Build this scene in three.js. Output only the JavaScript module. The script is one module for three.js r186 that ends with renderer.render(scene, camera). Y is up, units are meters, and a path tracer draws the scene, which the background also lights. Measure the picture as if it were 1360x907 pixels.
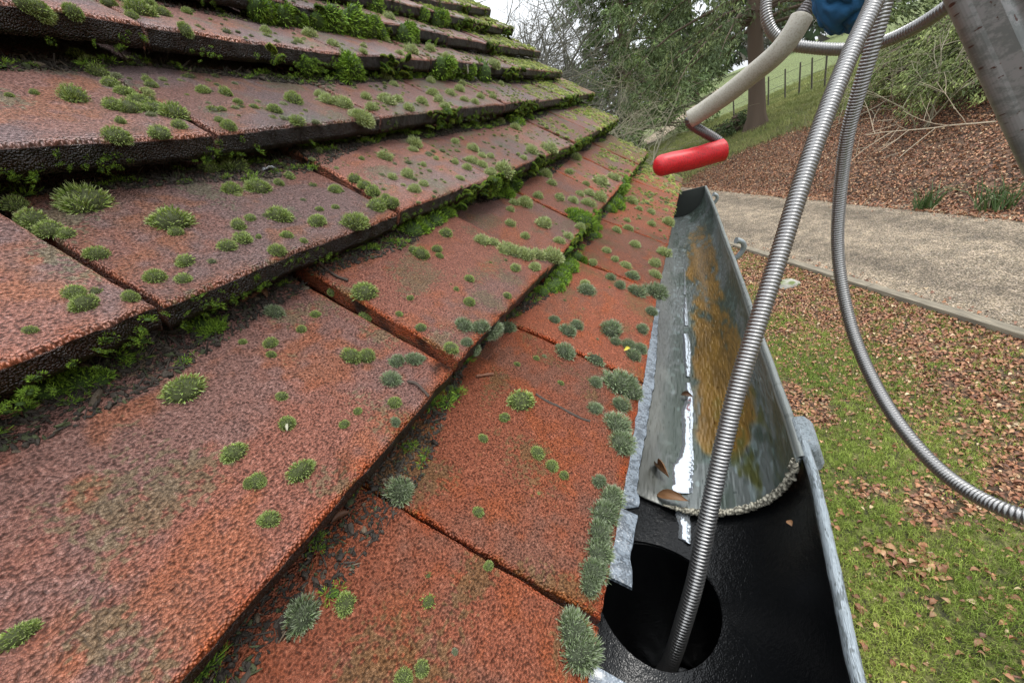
import * as THREE from 'three';
import { mergeGeometries, mergeVertices } from 'three/addons/utils/BufferGeometryUtils.js';
import { ImprovedNoise } from 'three/addons/math/ImprovedNoise.js';
import { RoundedBoxGeometry } from 'three/addons/geometries/RoundedBoxGeometry.js';
import { MeshBVH, acceleratedRaycast } from 'three-mesh-bvh';
import { Brush, Evaluator, SUBTRACTION } from 'three-bvh-csg';

// ------------------------------------------------------------------ camera, sky, sun, exposure
const scene = new THREE.Scene();
const EYE = 2.8;                                     // metres above the lawn
const camera = new THREE.PerspectiveCamera(84.42, 1360 / 907, 0.02, 900);
camera.rotation.order = 'YXZ';
camera.rotation.set(-0.4346, 0.5585, -0.32);
camera.position.set(0, EYE, 0);
camera.updateMatrixWorld(true);

const renderer = new THREE.WebGLRenderer({ antialias: true });
renderer.toneMapping = THREE.LinearToneMapping;
renderer.toneMappingExposure = 2.05;
renderer.shadowMap.enabled = true;

function overcast() {
  const w = 256, h = 128, d = new Float32Array(w * h * 4), nz = new ImprovedNoise();
  for (let y = 0; y < h; y++) for (let x = 0; x < w; x++) {
    const el = (y + 0.5) / h * Math.PI - Math.PI / 2, az = x / w * Math.PI * 2, s = Math.sin(el), c = Math.cos(el);
    let L = s > 0 ? 0.45 + 0.9 * s : 0.2;
    const cx = Math.cos(az) * c, cz = Math.sin(az) * c;
    if (s > 0) L *= 1 + 0.16 * nz.noise(cx * 2.2, s * 4, cz * 2.2) + 0.08 * nz.noise(cx * 6, s * 9, cz * 6);
    const i = (y * w + x) * 4;
    d[i] = L * 0.96; d[i + 1] = L * 1.0; d[i + 2] = L * (s > 0 ? 1.05 : 0.8); d[i + 3] = 1;
  }
  const t = new THREE.DataTexture(d, w, h, THREE.RGBAFormat, THREE.FloatType);
  t.mapping = THREE.EquirectangularReflectionMapping; t.magFilter = THREE.LinearFilter; t.needsUpdate = true;
  return t;
}
scene.background = overcast();
scene.environment = scene.background;
const sun = new THREE.DirectionalLight(new THREE.Color(1, 0.97, 0.92), 1.1);
sun.position.set(6, 14, -3); sun.target.position.set(0, 2, -1);
sun.castShadow = true; sun.shadow.radius = 34; sun.shadow.mapSize.set(2048, 2048);
Object.assign(sun.shadow.camera, { left: -25, right: 25, top: 25, bottom: -25, near: 0.5, far: 60 });
scene.add(sun, sun.target);

// ------------------------------------------------------------------ helpers
const V = (x, y, z) => new THREE.Vector3(x, y, z);
function rng(seed) { let s = seed >>> 0; return () => { s = (s + 0x6d2b79f5) | 0; let t = Math.imul(s ^ (s >>> 15), 1 | s); t = (t + Math.imul(t ^ (t >>> 7), 61 | t)) ^ t; return ((t ^ (t >>> 14)) >>> 0) / 4294967296; }; }
const N = new ImprovedNoise();
const noise = (x, y = 0, z = 0) => N.noise(x, y, z);
const fbm = (x, y, z, o = 4) => { let a = 0.5, s = 0; for (let i = 0; i < o; i++) { s += a * N.noise(x, y, z); x *= 2.03; y *= 2.03; z *= 2.03; a *= 0.5; } return s; };
const clamp = (x, a = 0, b = 1) => Math.min(b, Math.max(a, x));
const smooth = (a, b, x) => { const t = clamp((x - a) / (b - a)); return t * t * (3 - 2 * t); };
const lerp = (a, b, t) => a + (b - a) * t;
const lin = (r, g, b) => new THREE.Color().setRGB(r, g, b);
const taken = {};
function numbered(name) { const n = taken[name] = (taken[name] ?? -1) + 1; return n ? name + '_' + String(n).padStart(3, '0') : name; }
function tag(o, label, category, group) { o.userData.label = label; o.userData.category = category; if (group) o.userData.group = group; return o; }
function mesh(name, g, m, parent) { const o = new THREE.Mesh(g, m); o.name = parent ? name : numbered(name); o.castShadow = o.receiveShadow = true; (parent || scene).add(o); return o; }
function group(name, label, category, grp, pos) { const g = new THREE.Group(); g.name = numbered(name); if (pos) g.position.copy(pos); scene.add(g); if (label) tag(g, label, category, grp); return g; }
function part(name, parent) { const g = new THREE.Group(); g.name = name; parent.add(g); return g; }
const RQ = camera.quaternion.clone();
// direction of a photograph pixel (1360 x 907); its forward component is 1
const ray = (px, py) => V((px - 680) / 500, -(py - 453.5) / 500, -1).applyQuaternion(RQ);
const at = (px, py, depth) => ray(px, py).multiplyScalar(depth).add(camera.position);
function dataTex(w, h, f, srgb, rx = 1, ry = 1) {
  const d = new Uint8Array(w * h * 4);
  const o = [0, 0, 0];
  for (let y = 0, i = 0; y < h; y++) for (let x = 0; x < w; x++, i += 4) { f(x, y, o); d[i] = clamp(o[0]) * 255; d[i + 1] = clamp(o[1]) * 255; d[i + 2] = clamp(o[2]) * 255; d[i + 3] = 255; }
  const t = new THREE.DataTexture(d, w, h, THREE.RGBAFormat);
  t.wrapS = t.wrapT = THREE.RepeatWrapping; t.magFilter = THREE.LinearFilter; t.minFilter = THREE.LinearMipmapLinearFilter; t.generateMipmaps = true;
  if (srgb) t.colorSpace = THREE.SRGBColorSpace;
  t.repeat.set(rx, ry); t.needsUpdate = true; return t;
}
// value noise that repeats every p cells
function periodic(p, seed) {
  const r = rng(seed), v = new Float32Array(p * p); for (let i = 0; i < v.length; i++) v[i] = r();
  return (x, y) => { const xi = Math.floor(x), yi = Math.floor(y); let fx = x - xi, fy = y - yi; fx = fx * fx * (3 - 2 * fx); fy = fy * fy * (3 - 2 * fy);
    const a = ((xi % p) + p) % p, b = ((yi % p) + p) % p, c = (a + 1) % p, e = (b + 1) % p;
    return lerp(lerp(v[b * p + a], v[b * p + c], fx), lerp(v[e * p + a], v[e * p + c], fx), fy); };
}
function worley(p, seed) {      // repeating cells: returns [distance to the centre, second distance, id value]
  const r = rng(seed), X = new Float32Array(p * p), Y = new Float32Array(p * p), I = new Float32Array(p * p);
  for (let i = 0; i < p * p; i++) { X[i] = r(); Y[i] = r(); I[i] = r(); }
  const out = [0, 0, 0];
  return (x, y) => { const xi = Math.floor(x), yi = Math.floor(y); let d1 = 9, d2 = 9, id = 0;
    for (let j = -1; j <= 1; j++) for (let i = -1; i <= 1; i++) { const a = (((xi + i) % p) + p) % p, b = (((yi + j) % p) + p) % p, k = b * p + a;
      const dx = xi + i + X[k] - x, dy = yi + j + Y[k] - y, d = dx * dx + dy * dy; if (d < d1) { d2 = d1; d1 = d; id = I[k]; } else if (d < d2) d2 = d; }
    out[0] = Math.sqrt(d1); out[1] = Math.sqrt(d2); out[2] = id; return out; };
}

// ------------------------------------------------------------------ the lie of the land
const ON = { x: 0.375, z: -8.58, ax: 0.472, az: 0.882, nx: 0.882, nz: -0.472, w: 2.65 };      // the drive's near edge, its direction and its width
const acrossDrive = (x, z) => (x - ON.x) * ON.nx + (z - ON.z) * ON.nz;
const alongDrive = (x, z) => (x - ON.x) * ON.ax + (z - ON.z) * ON.az;
function height(x, z) {
  const q = acrossDrive(x, z) - ON.w, t = alongDrive(x, z);
  if (q <= 0) return 0;
  const sl = lerp(0.13, 0.34, smooth(-22, -1, t));
  let h = 2.75 * (1 - Math.exp(-sl * q / 2.75)) + 0.004 * q + 0.04 * Math.max(0, q - 9) * smooth(6, 20, q);
  h *= smooth(0, 0.8, q);
  return h + 0.05 * smooth(1, 4, q) * noise(x * 0.7, 3, z * 0.7);
}
function onGround(px, py) { const d = ray(px, py); let l = 1; for (; l < 90; l += 0.02) { const p = d.clone().multiplyScalar(l).add(camera.position); if (p.y <= height(p.x, p.z)) return V(p.x, height(p.x, p.z), p.z); } return d.multiplyScalar(90).add(camera.position); }
const litter = (x, z) => {            // how thickly leaves lie, 0..1
  const s = acrossDrive(x, z), q = s - ON.w, t = alongDrive(x, z);
  if (q > -0.15) { const e = 1.2 + 1.2 * (t + 8.2) - q + 1.2 * noise(x * 0.5, 1, z * 0.5); return 0.06 + 0.94 * smooth(-0.8, 1.0, e); }
  if (s > 0) return 0.05;
  const n = fbm(x * 1.3, 7, z * 1.3, 3);
  return clamp(0.8 * smooth(-2.6, -0.5, s + 0.9 * n) + 0.95 * smooth(0.05, 0.24, n) * smooth(-8.5, -2, s) + 0.1);
};

// ground: one sheet out to the horizon
{
  const n = 300, pos = [], col = [], uv = [], idx = [];
  const warp = (u) => { const s = Math.sign(u), a = Math.abs(u); return s * (9 * a + 400 * Math.pow(a, 6)); };
  const c = lin(0, 0, 0);
  for (let j = 0; j <= n; j++) for (let i = 0; i <= n; i++) {
    const x = 2.5 + warp(i / n * 2 - 1), z = -7 + warp(j / n * 2 - 1);
    pos.push(x, height(x, z), z); uv.push(x / 2, z / 2);
    const s = acrossDrive(x, z), q = s - ON.w, L = litter(x, z), g = fbm(x * 0.9, 2, z * 0.9, 4);
    const grass = lin(0.10, 0.125, 0.025).lerp(lin(0.18, 0.17, 0.06), clamp(0.5 + 1.6 * g));
    const far = lin(0.19, 0.24, 0.08);
    const earth = lin(0.17, 0.095, 0.06).lerp(lin(0.11, 0.065, 0.042), clamp(0.5 + 2 * noise(x * 3, 9, z * 3)));
    c.copy(grass).lerp(far, smooth(4, 12, q)).lerp(earth, clamp(L * 1.15 - 0.12));
    col.push(c.r, c.g, c.b);
  }
  for (let j = 0; j < n; j++) for (let i = 0; i < n; i++) { const a = j * (n + 1) + i, b = a + 1, d = a + n + 1, e = d + 1; idx.push(a, d, b, b, d, e); }
  const g = new THREE.BufferGeometry();
  g.setAttribute('position', new THREE.Float32BufferAttribute(pos, 3)); g.setAttribute('color', new THREE.Float32BufferAttribute(col, 3)); g.setAttribute('uv', new THREE.Float32BufferAttribute(uv, 2));
  g.setIndex(idx); g.computeVertexNormals();
  const a = periodic(32, 1), b = periodic(128, 2), e = periodic(256, 3);
  const f = (x, y) => 0.35 * a(x / 32, y / 32) + 0.35 * b(x / 8, y / 8) + 0.3 * e(x / 4, y / 4);
  const map = dataTex(1024, 1024, (x, y, o) => { const v = 0.15 + 1.3 * f(x, y); o[0] = v; o[1] = v * 0.99; o[2] = v * 0.95; }, true);
  const bump = dataTex(1024, 1024, (x, y, o) => { o[0] = o[1] = o[2] = f(x, y); }, false);
  const o = mesh('ground', g, new THREE.MeshStandardMaterial({ vertexColors: true, map, bumpMap: bump, bumpScale: 0.03, roughness: 0.95 }));
  o.userData.kind = 'structure';
}
// gravel drive
const driveMat = (() => {
  const w1 = worley(128, 5), a = periodic(16, 6), b = periodic(64, 8);
  const H = new Float32Array(1024 * 1024), C = new Float32Array(1024 * 1024);
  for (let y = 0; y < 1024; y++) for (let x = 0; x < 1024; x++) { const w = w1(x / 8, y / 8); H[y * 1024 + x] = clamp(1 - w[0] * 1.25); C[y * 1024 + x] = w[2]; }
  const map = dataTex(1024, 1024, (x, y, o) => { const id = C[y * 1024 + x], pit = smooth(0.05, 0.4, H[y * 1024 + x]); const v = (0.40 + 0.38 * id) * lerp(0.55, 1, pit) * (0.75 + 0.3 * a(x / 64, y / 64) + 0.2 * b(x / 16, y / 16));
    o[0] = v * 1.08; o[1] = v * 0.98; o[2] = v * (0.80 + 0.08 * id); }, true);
  const bump = dataTex(1024, 1024, (x, y, o) => { o[0] = o[1] = o[2] = H[y * 1024 + x]; }, false);
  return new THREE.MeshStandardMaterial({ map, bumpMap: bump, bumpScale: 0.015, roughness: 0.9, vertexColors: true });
})();
{
  const pos = [], uv = [], idx = [], col = [], nt = 220, ns = 16;
  for (let i = 0; i <= nt; i++) { const t = lerp(-34, 9, i / nt); for (let j = 0; j <= ns; j++) { const wob = j === ns ? 0.12 * noise(t * 0.9, 4) + 0.05 * noise(t * 4, 8) : 0, s = 0.02 + (ON.w + 0.1) * j / ns + wob;
    const x = ON.x + ON.ax * t + ON.nx * s, z = ON.z + ON.az * t + ON.nz * s; pos.push(x, height(x, z) + 0.006 + (j === ns ? -0.003 : 0), z); uv.push(x / 1.8, z / 1.8);
    const k = 0.55 + 0.25 * fbm(x * 0.8, 5, z * 0.8, 3) + 0.22 * smooth(0.15, 0.35, Math.abs(Math.abs(s - 1.35) - 0.7) + 0.1 * noise(t * 0.7, s)) ; col.push(k, k * 0.97, k * 0.92); } }
  for (let i = 0; i < nt; i++) for (let j = 0; j < ns; j++) { const a = i * (ns + 1) + j, b = a + 1, d = a + ns + 1, e = d + 1; idx.push(a, b, d, b, e, d); }
  const g = new THREE.BufferGeometry(); g.setAttribute('position', new THREE.Float32BufferAttribute(pos, 3)); g.setAttribute('uv', new THREE.Float32BufferAttribute(uv, 2)); g.setAttribute('color', new THREE.Float32BufferAttribute(col, 3)); g.setIndex(idx); g.computeVertexNormals();
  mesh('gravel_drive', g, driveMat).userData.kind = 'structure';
  // the far track that climbs away between the trees
  const p2 = [], u2 = [], i2 = [], c2 = []; const A = V(-4.5, 0, -34), B = V(3.2, 0, -70);
  for (let i = 0; i <= 30; i++) for (let j = 0; j <= 1; j++) { const f = i / 30, x = lerp(A.x, B.x, f) + (j - 0.5) * 2.6 + Math.sin(f * 3) * 0.6, z = lerp(A.z, B.z, f); p2.push(x, height(x, z) + 0.05, z); u2.push(x, z); c2.push(0.8, 0.78, 0.72); }
  for (let i = 0; i < 30; i++) { const a = i * 2; i2.push(a, a + 1, a + 2, a + 1, a + 3, a + 2); }
  const g2 = new THREE.BufferGeometry(); g2.setAttribute('position', new THREE.Float32BufferAttribute(p2, 3)); g2.setAttribute('uv', new THREE.Float32BufferAttribute(u2, 2)); g2.setAttribute('color', new THREE.Float32BufferAttribute(c2, 3)); g2.setIndex(i2); g2.computeVertexNormals();
  mesh('far_track', g2, driveMat).userData.kind = 'structure';
}

// ------------------------------------------------------------------ clay tiles
const SLOPE = 53.7 * Math.PI / 180, GAUGE = 0.0959, TW = 0.168;
const E2 = V(-0.143, EYE - 0.092, 0), E1 = V(-0.0541, EYE - 0.18, 0);
const lipLine = (k) => k === 1 ? E1.clone() : V(E2.x - (k - 2) * GAUGE * Math.cos(SLOPE), E2.y + (k - 2) * GAUGE * Math.sin(SLOPE), 0);
const E12 = Math.atan2(E2.y - E1.y, E1.x - E2.x);
const planeAngle = (k) => k === 1 ? E12 : SLOPE;
function backLip(k, px, py) {            // pixel on a course's lip -> [distance along the eaves, shift up the slope]
  const L = lipLine(k), a = planeAngle(k), n = V(Math.sin(a), Math.cos(a), 0), d = ray(px, py), o = camera.position;
  const l = L.clone().sub(o).dot(n) / d.dot(n), p = d.multiplyScalar(l).add(o);
  return [p.z, (p.x - L.x) * -Math.cos(a) + (p.y - L.y) * Math.sin(a)];
}
const VERGE = -1.169;
// lip points and joints read from the photograph, near to far
const COURSE = {
  1: { lip: [[800, 830], [835, 640], [848, 560], [856, 508], [867, 427], [885, 340], [893, 300]], joint: [[797, 823], [856, 508]] },
  2: { lip: [[245, 912], [420, 700], [606, 489], [728, 360], [779, 298], [812, 262], [834, 237], [861, 203]], first: 0.27, joint: [[606, 489], [728, 360], [779, 298]] },
  3: { lip: [[0, 500], [211, 404], [420, 320], [530, 281], [655, 237], [724, 206], [766, 189], [822, 159]], joint: [[211, 404], [530, 281], [655, 237], [724, 206]] },
  4: { lip: [[0, 189], [132, 185], [285, 175], [409, 164], [506, 155], [606, 144], [672, 139], [791, 124]], joint: [[285, 175], [506, 155], [608, 144], [672, 139]] },
  5: { lip: [[0, 10], [198, 33], [300, 57], [430, 70], [600, 82], [691, 91], [748, 96]], joint: [[691, 91]] },
  6: { lip: [[406, 7], [498, 29], [596, 47], [719, 70]], joint: [] },
  7: { lip: [[520, 4], [600, 22], [683, 40]], joint: [] },
  8: { lip: [[582, 2], [653, 13]], joint: [] },
};
const gr = { p: periodic(256, 21), q: periodic(64, 22), r: periodic(9, 23), s: periodic(18, 29), w: worley(440, 24) };
const TS = 2048;
const grainH = new Float32Array(TS * TS), grainI = new Float32Array(TS * TS);
for (let y = 0; y < TS; y++) for (let x = 0; x < TS; x++) {
  const wx = (gr.q(x / 32, y / 32) - 0.5) * 0.9, wy = (gr.q(y / 32 + 9, x / 32) - 0.5) * 0.9;
  const w = gr.w(x * 440 / TS + wx, y * 440 / TS + wy), k = y * TS + x;
  grainH[k] = clamp(0.85 * (1 - w[0] * 1.1) * (0.74 + 0.36 * w[2]) + 0.2 * gr.p(x / 8, y / 8)); grainI[k] = w[2];
}
const tileMap = dataTex(TS, TS, (x, y, o) => {
  const k = y * TS + x, id = grainI[k], h = grainH[k];
  const A = smooth(0.45, 0.75, gr.r(x * 9 / TS, y * 9 / TS) * 0.7 + gr.q(x / 32, y / 32) * 0.3), B = smooth(0.52, 0.8, gr.s(x * 18 / TS + 3, y * 18 / TS + 5) * 0.6 + gr.q(x / 32 + 7, y / 32) * 0.4);
  let r = 0.63, g = 0.43, b = 0.375;                                  // red clay
  r = lerp(r, 0.575, A); g = lerp(g, 0.445, A); b = lerp(b, 0.42, A);   // weathered, greyer
  r = lerp(r, 0.69, B * 0.5); g = lerp(g, 0.42, B * 0.5); b = lerp(b, 0.29, B * 0.5);   // fresh orange
  const L = smooth(0.66, 0.74, gr.s(x * 18 / TS + 11, y * 18 / TS + 17) * 0.7 + gr.p(x / 8, y / 8) * 0.3);   // lichen, grey-green
  r = lerp(r, 0.47, L * 0.6); g = lerp(g, 0.46, L * 0.6); b = lerp(b, 0.36, L * 0.6);
  const sand = 0.9 + 0.22 * id, pit = lerp(0.6, 1.05, smooth(0.12, 0.6, h));   // sand grains of several tones, pits darkened as painted shade the bump does not cast
  const pale = id > 0.94 ? 0.09 : id < 0.06 ? -0.05 : 0;
  o[0] = r * sand * pit + pale; o[1] = g * sand * pit + pale; o[2] = b * sand * pit + pale;
}, true);
const tileBump = dataTex(TS, TS, (x, y, o) => { o[0] = o[1] = o[2] = grainH[y * TS + x]; }, false);
const tileMat = (c, ior) => new THREE.MeshPhysicalMaterial({ color: lin(...c), map: tileMap, bumpMap: tileBump, bumpScale: 0.0030, roughness: 0.3, ior, vertexColors: true });
const tone = (c, ior) => [0.82, 0.95, 1.08, 1.2].map((f) => tileMat([c[0] * f, c[1] * f, c[2] * f], ior));      // the higher courses are wetter; their mauve tint puts sky sheen into the colour
const TONES = { eaves: tone([1.04, 0.77, 0.58], 1.4), second: tone([0.97, 0.90, 0.85], 1.45), third: tone([0.94, 1.03, 1.08], 1.5), upper: tone([0.88, 1.04, 1.16], 1.55), verge: tone([0.72, 0.84, 0.54], 1.5) };
const TLEN = 0.262, THICK = 0.0155;
function tileGeometry(width, seed, fine, opts) {
  const r = rng(seed), ox = r() * 9, oy = r() * 9, S = 0.38;
  const lines = (L, n, full) => { const a = [0, 0.0006, 0.0014, 0.0026]; for (let i = 1; i < n; i++) a.push(lerp(0.0026, L - 0.0026, i / n)); if (full) a.push(L - 0.0026, L - 0.0014, L - 0.0006, L); else a.push(L); return a; };
  const us = lines(width, fine ? 46 : 16, true);
  const vs = [...lines(0.14, fine ? 22 : 10, false), 0.2, TLEN];
  const nu = us.length, nv = vs.length, pos = [], uv = [], col = [], idx = [];
  const drop = (d) => d >= 0.0026 ? 0 : (0.0026 - Math.sqrt(Math.max(0, 0.0026 ** 2 - (0.0026 - d) ** 2))) * 0.85;
  const c = lin(1, 1, 1), edgeC = lin(1.28, 0.78, 0.42), algae = lin(0.075, 0.075, 0.05);
  const camber = 0.0025 * (r() - 0.3), f0 = r() * 50;
  const worn = opts.worn;
  const push = (u, v, y, depth, lipFace) => {
    const eu = Math.min(u, width - u), wob = 0.0016 * fbm(u * 60 + f0, v * 60, seed, 3), wob2 = 0.0022 * fbm(v * 55, f0, u * 55, 3);
    const border = smooth(0.02, 0, eu), lipb = smooth(0.02, 0, v);
    const n1 = noise(u * 60 + f0, v * 60, 1), n2 = fbm(u * 120 + f0, v * 120 + depth * 160, 7, 3);
    pos.push(u + (u < width / 2 ? 1 : -1) * border * Math.abs(wob2) * 1.2, y + wob * 0.5 + 0.0012 * noise(u * 18 + f0, v * 18, 3) + camber * Math.sin(Math.PI * u / width), v + smooth(0.006, 0, v) * Math.abs(wob) * 2.0 * (depth ? 1 : 1));
    uv.push((lipFace === false ? u + depth * (u < width / 2 ? -1 : 1) : u) / S + ox, (lipFace === false ? v : v - depth) / S + oy);
    const e = smooth(0.35, 0.75, clamp(1 - Math.min(v * 0.9, eu * 1.6) / 0.011) * 0.8 + 0.25 * n1 + 0.35 * n2 - 0.1 + (depth > 0 && lipFace === false ? 0.35 : 0)) * worn;
    c.setRGB(1, 1, 1).lerp(edgeC, clamp(e));
    if (opts.algae) { const a = smooth(-0.05, 0.22, n2 * 0.5 + 0.45 * n1 + (depth > 0.0015 && lipFace ? 0.5 : depth > 0.0015 ? 0 : v < 0.012 ? -0.2 : -1)) * opts.algae; c.lerp(algae, clamp(a)); }
    col.push(c.r, c.g, c.b);
  };
  for (let j = 0; j < nv; j++) for (let i = 0; i < nu; i++) { const u = us[i], v = vs[j]; push(u, v, -Math.max(drop(Math.min(u, width - u)), drop(v)), 0); }
  for (let j = 0; j < nv - 1; j++) for (let i = 0; i < nu - 1; i++) { const a = j * nu + i; idx.push(a, a + nu, a + 1, a + 1, a + nu, a + nu + 1); }
  // border ring -> sides -> bottom
  const ring = []; for (let i = 0; i < nu; i++) ring.push([i, 0]); for (let j = 1; j < nv; j++) ring.push([nu - 1, j]); for (let i = nu - 2; i >= 0; i--) ring.push([i, nv - 1]); for (let j = nv - 2; j > 0; j--) ring.push([0, j]);
  let prev = ring.map(([i, j]) => j * nu + i);
  for (const dd of [0.0028, 0.0065, 0.011, THICK]) {
    const start = pos.length / 3;
    ring.forEach(([i, j], m) => { const u = us[i], v = vs[j]; push(u, v, -dd, dd, j === 0); const k = (start + m) * 3, b = 0.0026 * fbm(u * 150 + f0, dd * 300, v * 150 + seed, 3); if (j === 0) pos[k + 2] += b + (dd === THICK ? 0.002 : 0); else if (i === 0) pos[k] += Math.abs(b); else if (i === nu - 1) pos[k] -= Math.abs(b); });
    const cur = ring.map((_, m) => start + m), n = ring.length;
    for (let m = 0; m < n; m++) { const q = (m + 1) % n; idx.push(prev[m], prev[q], cur[m], prev[q], cur[q], cur[m]); }
    prev = cur;
  }
  const cc = pos.length / 3; pos.push(width / 2, -THICK, TLEN / 2); uv.push(ox, oy); col.push(0.5, 0.5, 0.5);
  for (let m = 0; m < prev.length; m++) idx.push(prev[m], prev[(m + 1) % prev.length], cc);
  const g = new THREE.BufferGeometry(); g.setAttribute('position', new THREE.Float32BufferAttribute(pos, 3)); g.setAttribute('uv', new THREE.Float32BufferAttribute(uv, 2)); g.setAttribute('color', new THREE.Float32BufferAttribute(col, 3));
  g.setIndex(idx); g.computeVertexNormals(); return g;
}
const cottage = group('cottage', 'mossy red clay tiled cottage roof above the gutter', 'roof');
const roof = part('tiled_roof', cottage);
const tiles = [], courses = {};
{
  const R = rng(77);
  for (let k = 1; k <= 13; k++) {
    const C = COURSE[k] || { lip: [], joint: [] };
    const L = lipLine(k), pa = planeAngle(k), ups = V(-Math.cos(pa), Math.sin(pa), 0);
    const off = C.lip.map(([x, y]) => backLip(k, x, y)).sort((a, b) => a[0] - b[0]);
    const shift = (z) => { if (!off.length) return courses[k - 1].shift(z); if (z <= off[0][0]) return off[0][1]; for (let i = 1; i < off.length; i++) if (z <= off[i][0]) return lerp(off[i - 1][1], off[i][1], (z - off[i - 1][0]) / (off[i][0] - off[i - 1][0])); return off[off.length - 1][1]; };
    const lipAt = (z) => { const p = L.clone().addScaledVector(ups, shift(z)); p.z = z; return p; };
    const verge = off.length && k > 1 ? off[0][0] : VERGE;
    let js = C.joint.map(([x, y]) => backLip(k, x, y)[0]).sort((a, b) => b - a);
    if (!js.length) { const m = k % 2 ? 0.5 : 0; js = [verge + (4 + m) * TW]; }
    const far = []; for (let z = js[js.length - 1] - TW; z > verge + 0.4 * TW; z -= TW) far.push(z);
    const near = []; for (let z = js[0] + (C.first || TW); z < 0.95; z += TW) near.unshift(z);
    js = [...near, ...js, ...far, verge];
    const dd = k === 1 ? 0.205 : 0.285;                             // tiles lie flatter than the line of their lips
    courses[k] = { lipAt, shift, js, verge };
    for (let i = 0; i + 1 < js.length; i++) {
      const A = lipAt(js[i]), B = lipAt(js[i + 1]), gap = (k === 1 ? 0.0012 : 0.002) + 0.0016 * R();
      const w = B.clone().sub(A), width = w.length() - gap; w.normalize();
      let ang = pa - dd + (R() - 0.5) * 0.03, lift = (R() - 0.35) * 0.004;
      if (k === 2 && Math.abs(js[i] - backLip(2, 606, 489)[0]) < 0.01) { lift = 0.0065; }
      if (k === 2 && Math.abs(js[i + 1] - backLip(2, 606, 489)[0]) < 0.01) lift = 0.001;
      const s0 = V(-Math.cos(ang), Math.sin(ang), 0), n = V().crossVectors(w, s0).normalize(); if (n.y < 0) n.negate();
      const s = V().crossVectors(n, w).normalize(); if (s.y < 0) s.negate();
      const depth = A.distanceTo(camera.position);
      const g = tileGeometry(width, 100 + k * 37 + i, depth < 0.95, { worn: k <= 2 ? 1 : k === 3 ? 0.6 : 0.35, algae: k >= 2 ? 0.97 : 0.5 });
      const vergeward = i + 2 >= js.length;
      const m = TONES[vergeward ? 'verge' : ['', 'eaves', 'second', 'third'][k] || 'upper'][Math.floor(R() * 4)];
      const o = mesh('tile', g, m, roof);
      o.matrixAutoUpdate = true;
      const M = new THREE.Matrix4().makeBasis(w.clone().negate(), n, s); // x along the lip, y out of the roof, z up the slope
      if (M.determinant() < 0) throw new Error('handedness');
      o.quaternion.setFromRotationMatrix(M);
      o.position.copy(B).addScaledVector(w, -gap / 2).addScaledVector(n, lift);
      tiles.push(o); o.updateMatrixWorld(true); g.boundsTree = new MeshBVH(g); o.raycast = acceleratedRaycast;
    }
  }
  // deck, fascia, gable and wall under the tiles
  const wood = new THREE.MeshStandardMaterial({ color: lin(0.03, 0.024, 0.018), roughness: 0.9 });
  const deckA = SLOPE, dl = 2.2, deck = mesh('roof_deck', new THREE.BoxGeometry(dl, 0.02, 2.1), wood, cottage);
  deck.position.set(E1.x - 0.10 - Math.cos(deckA) * dl / 2, E1.y - 0.035 + Math.sin(deckA) * dl / 2 - 0.06, -0.1); deck.rotation.z = -deckA;
  const fascia = mesh('fascia_board', new THREE.BoxGeometry(0.022, 0.16, 2.05), new THREE.MeshStandardMaterial({ color: lin(0.05, 0.04, 0.03), roughness: 0.8 }), cottage); fascia.position.set(-0.155, EYE - 0.3, -0.1);
  const wall = mesh('wall', new THREE.BoxGeometry(0.24, 2.45, 2.0), new THREE.MeshStandardMaterial({ color: lin(0.28, 0.16, 0.1), roughness: 0.95 }), cottage); wall.position.set(-0.4, 1.225, -0.1);
}

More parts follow.
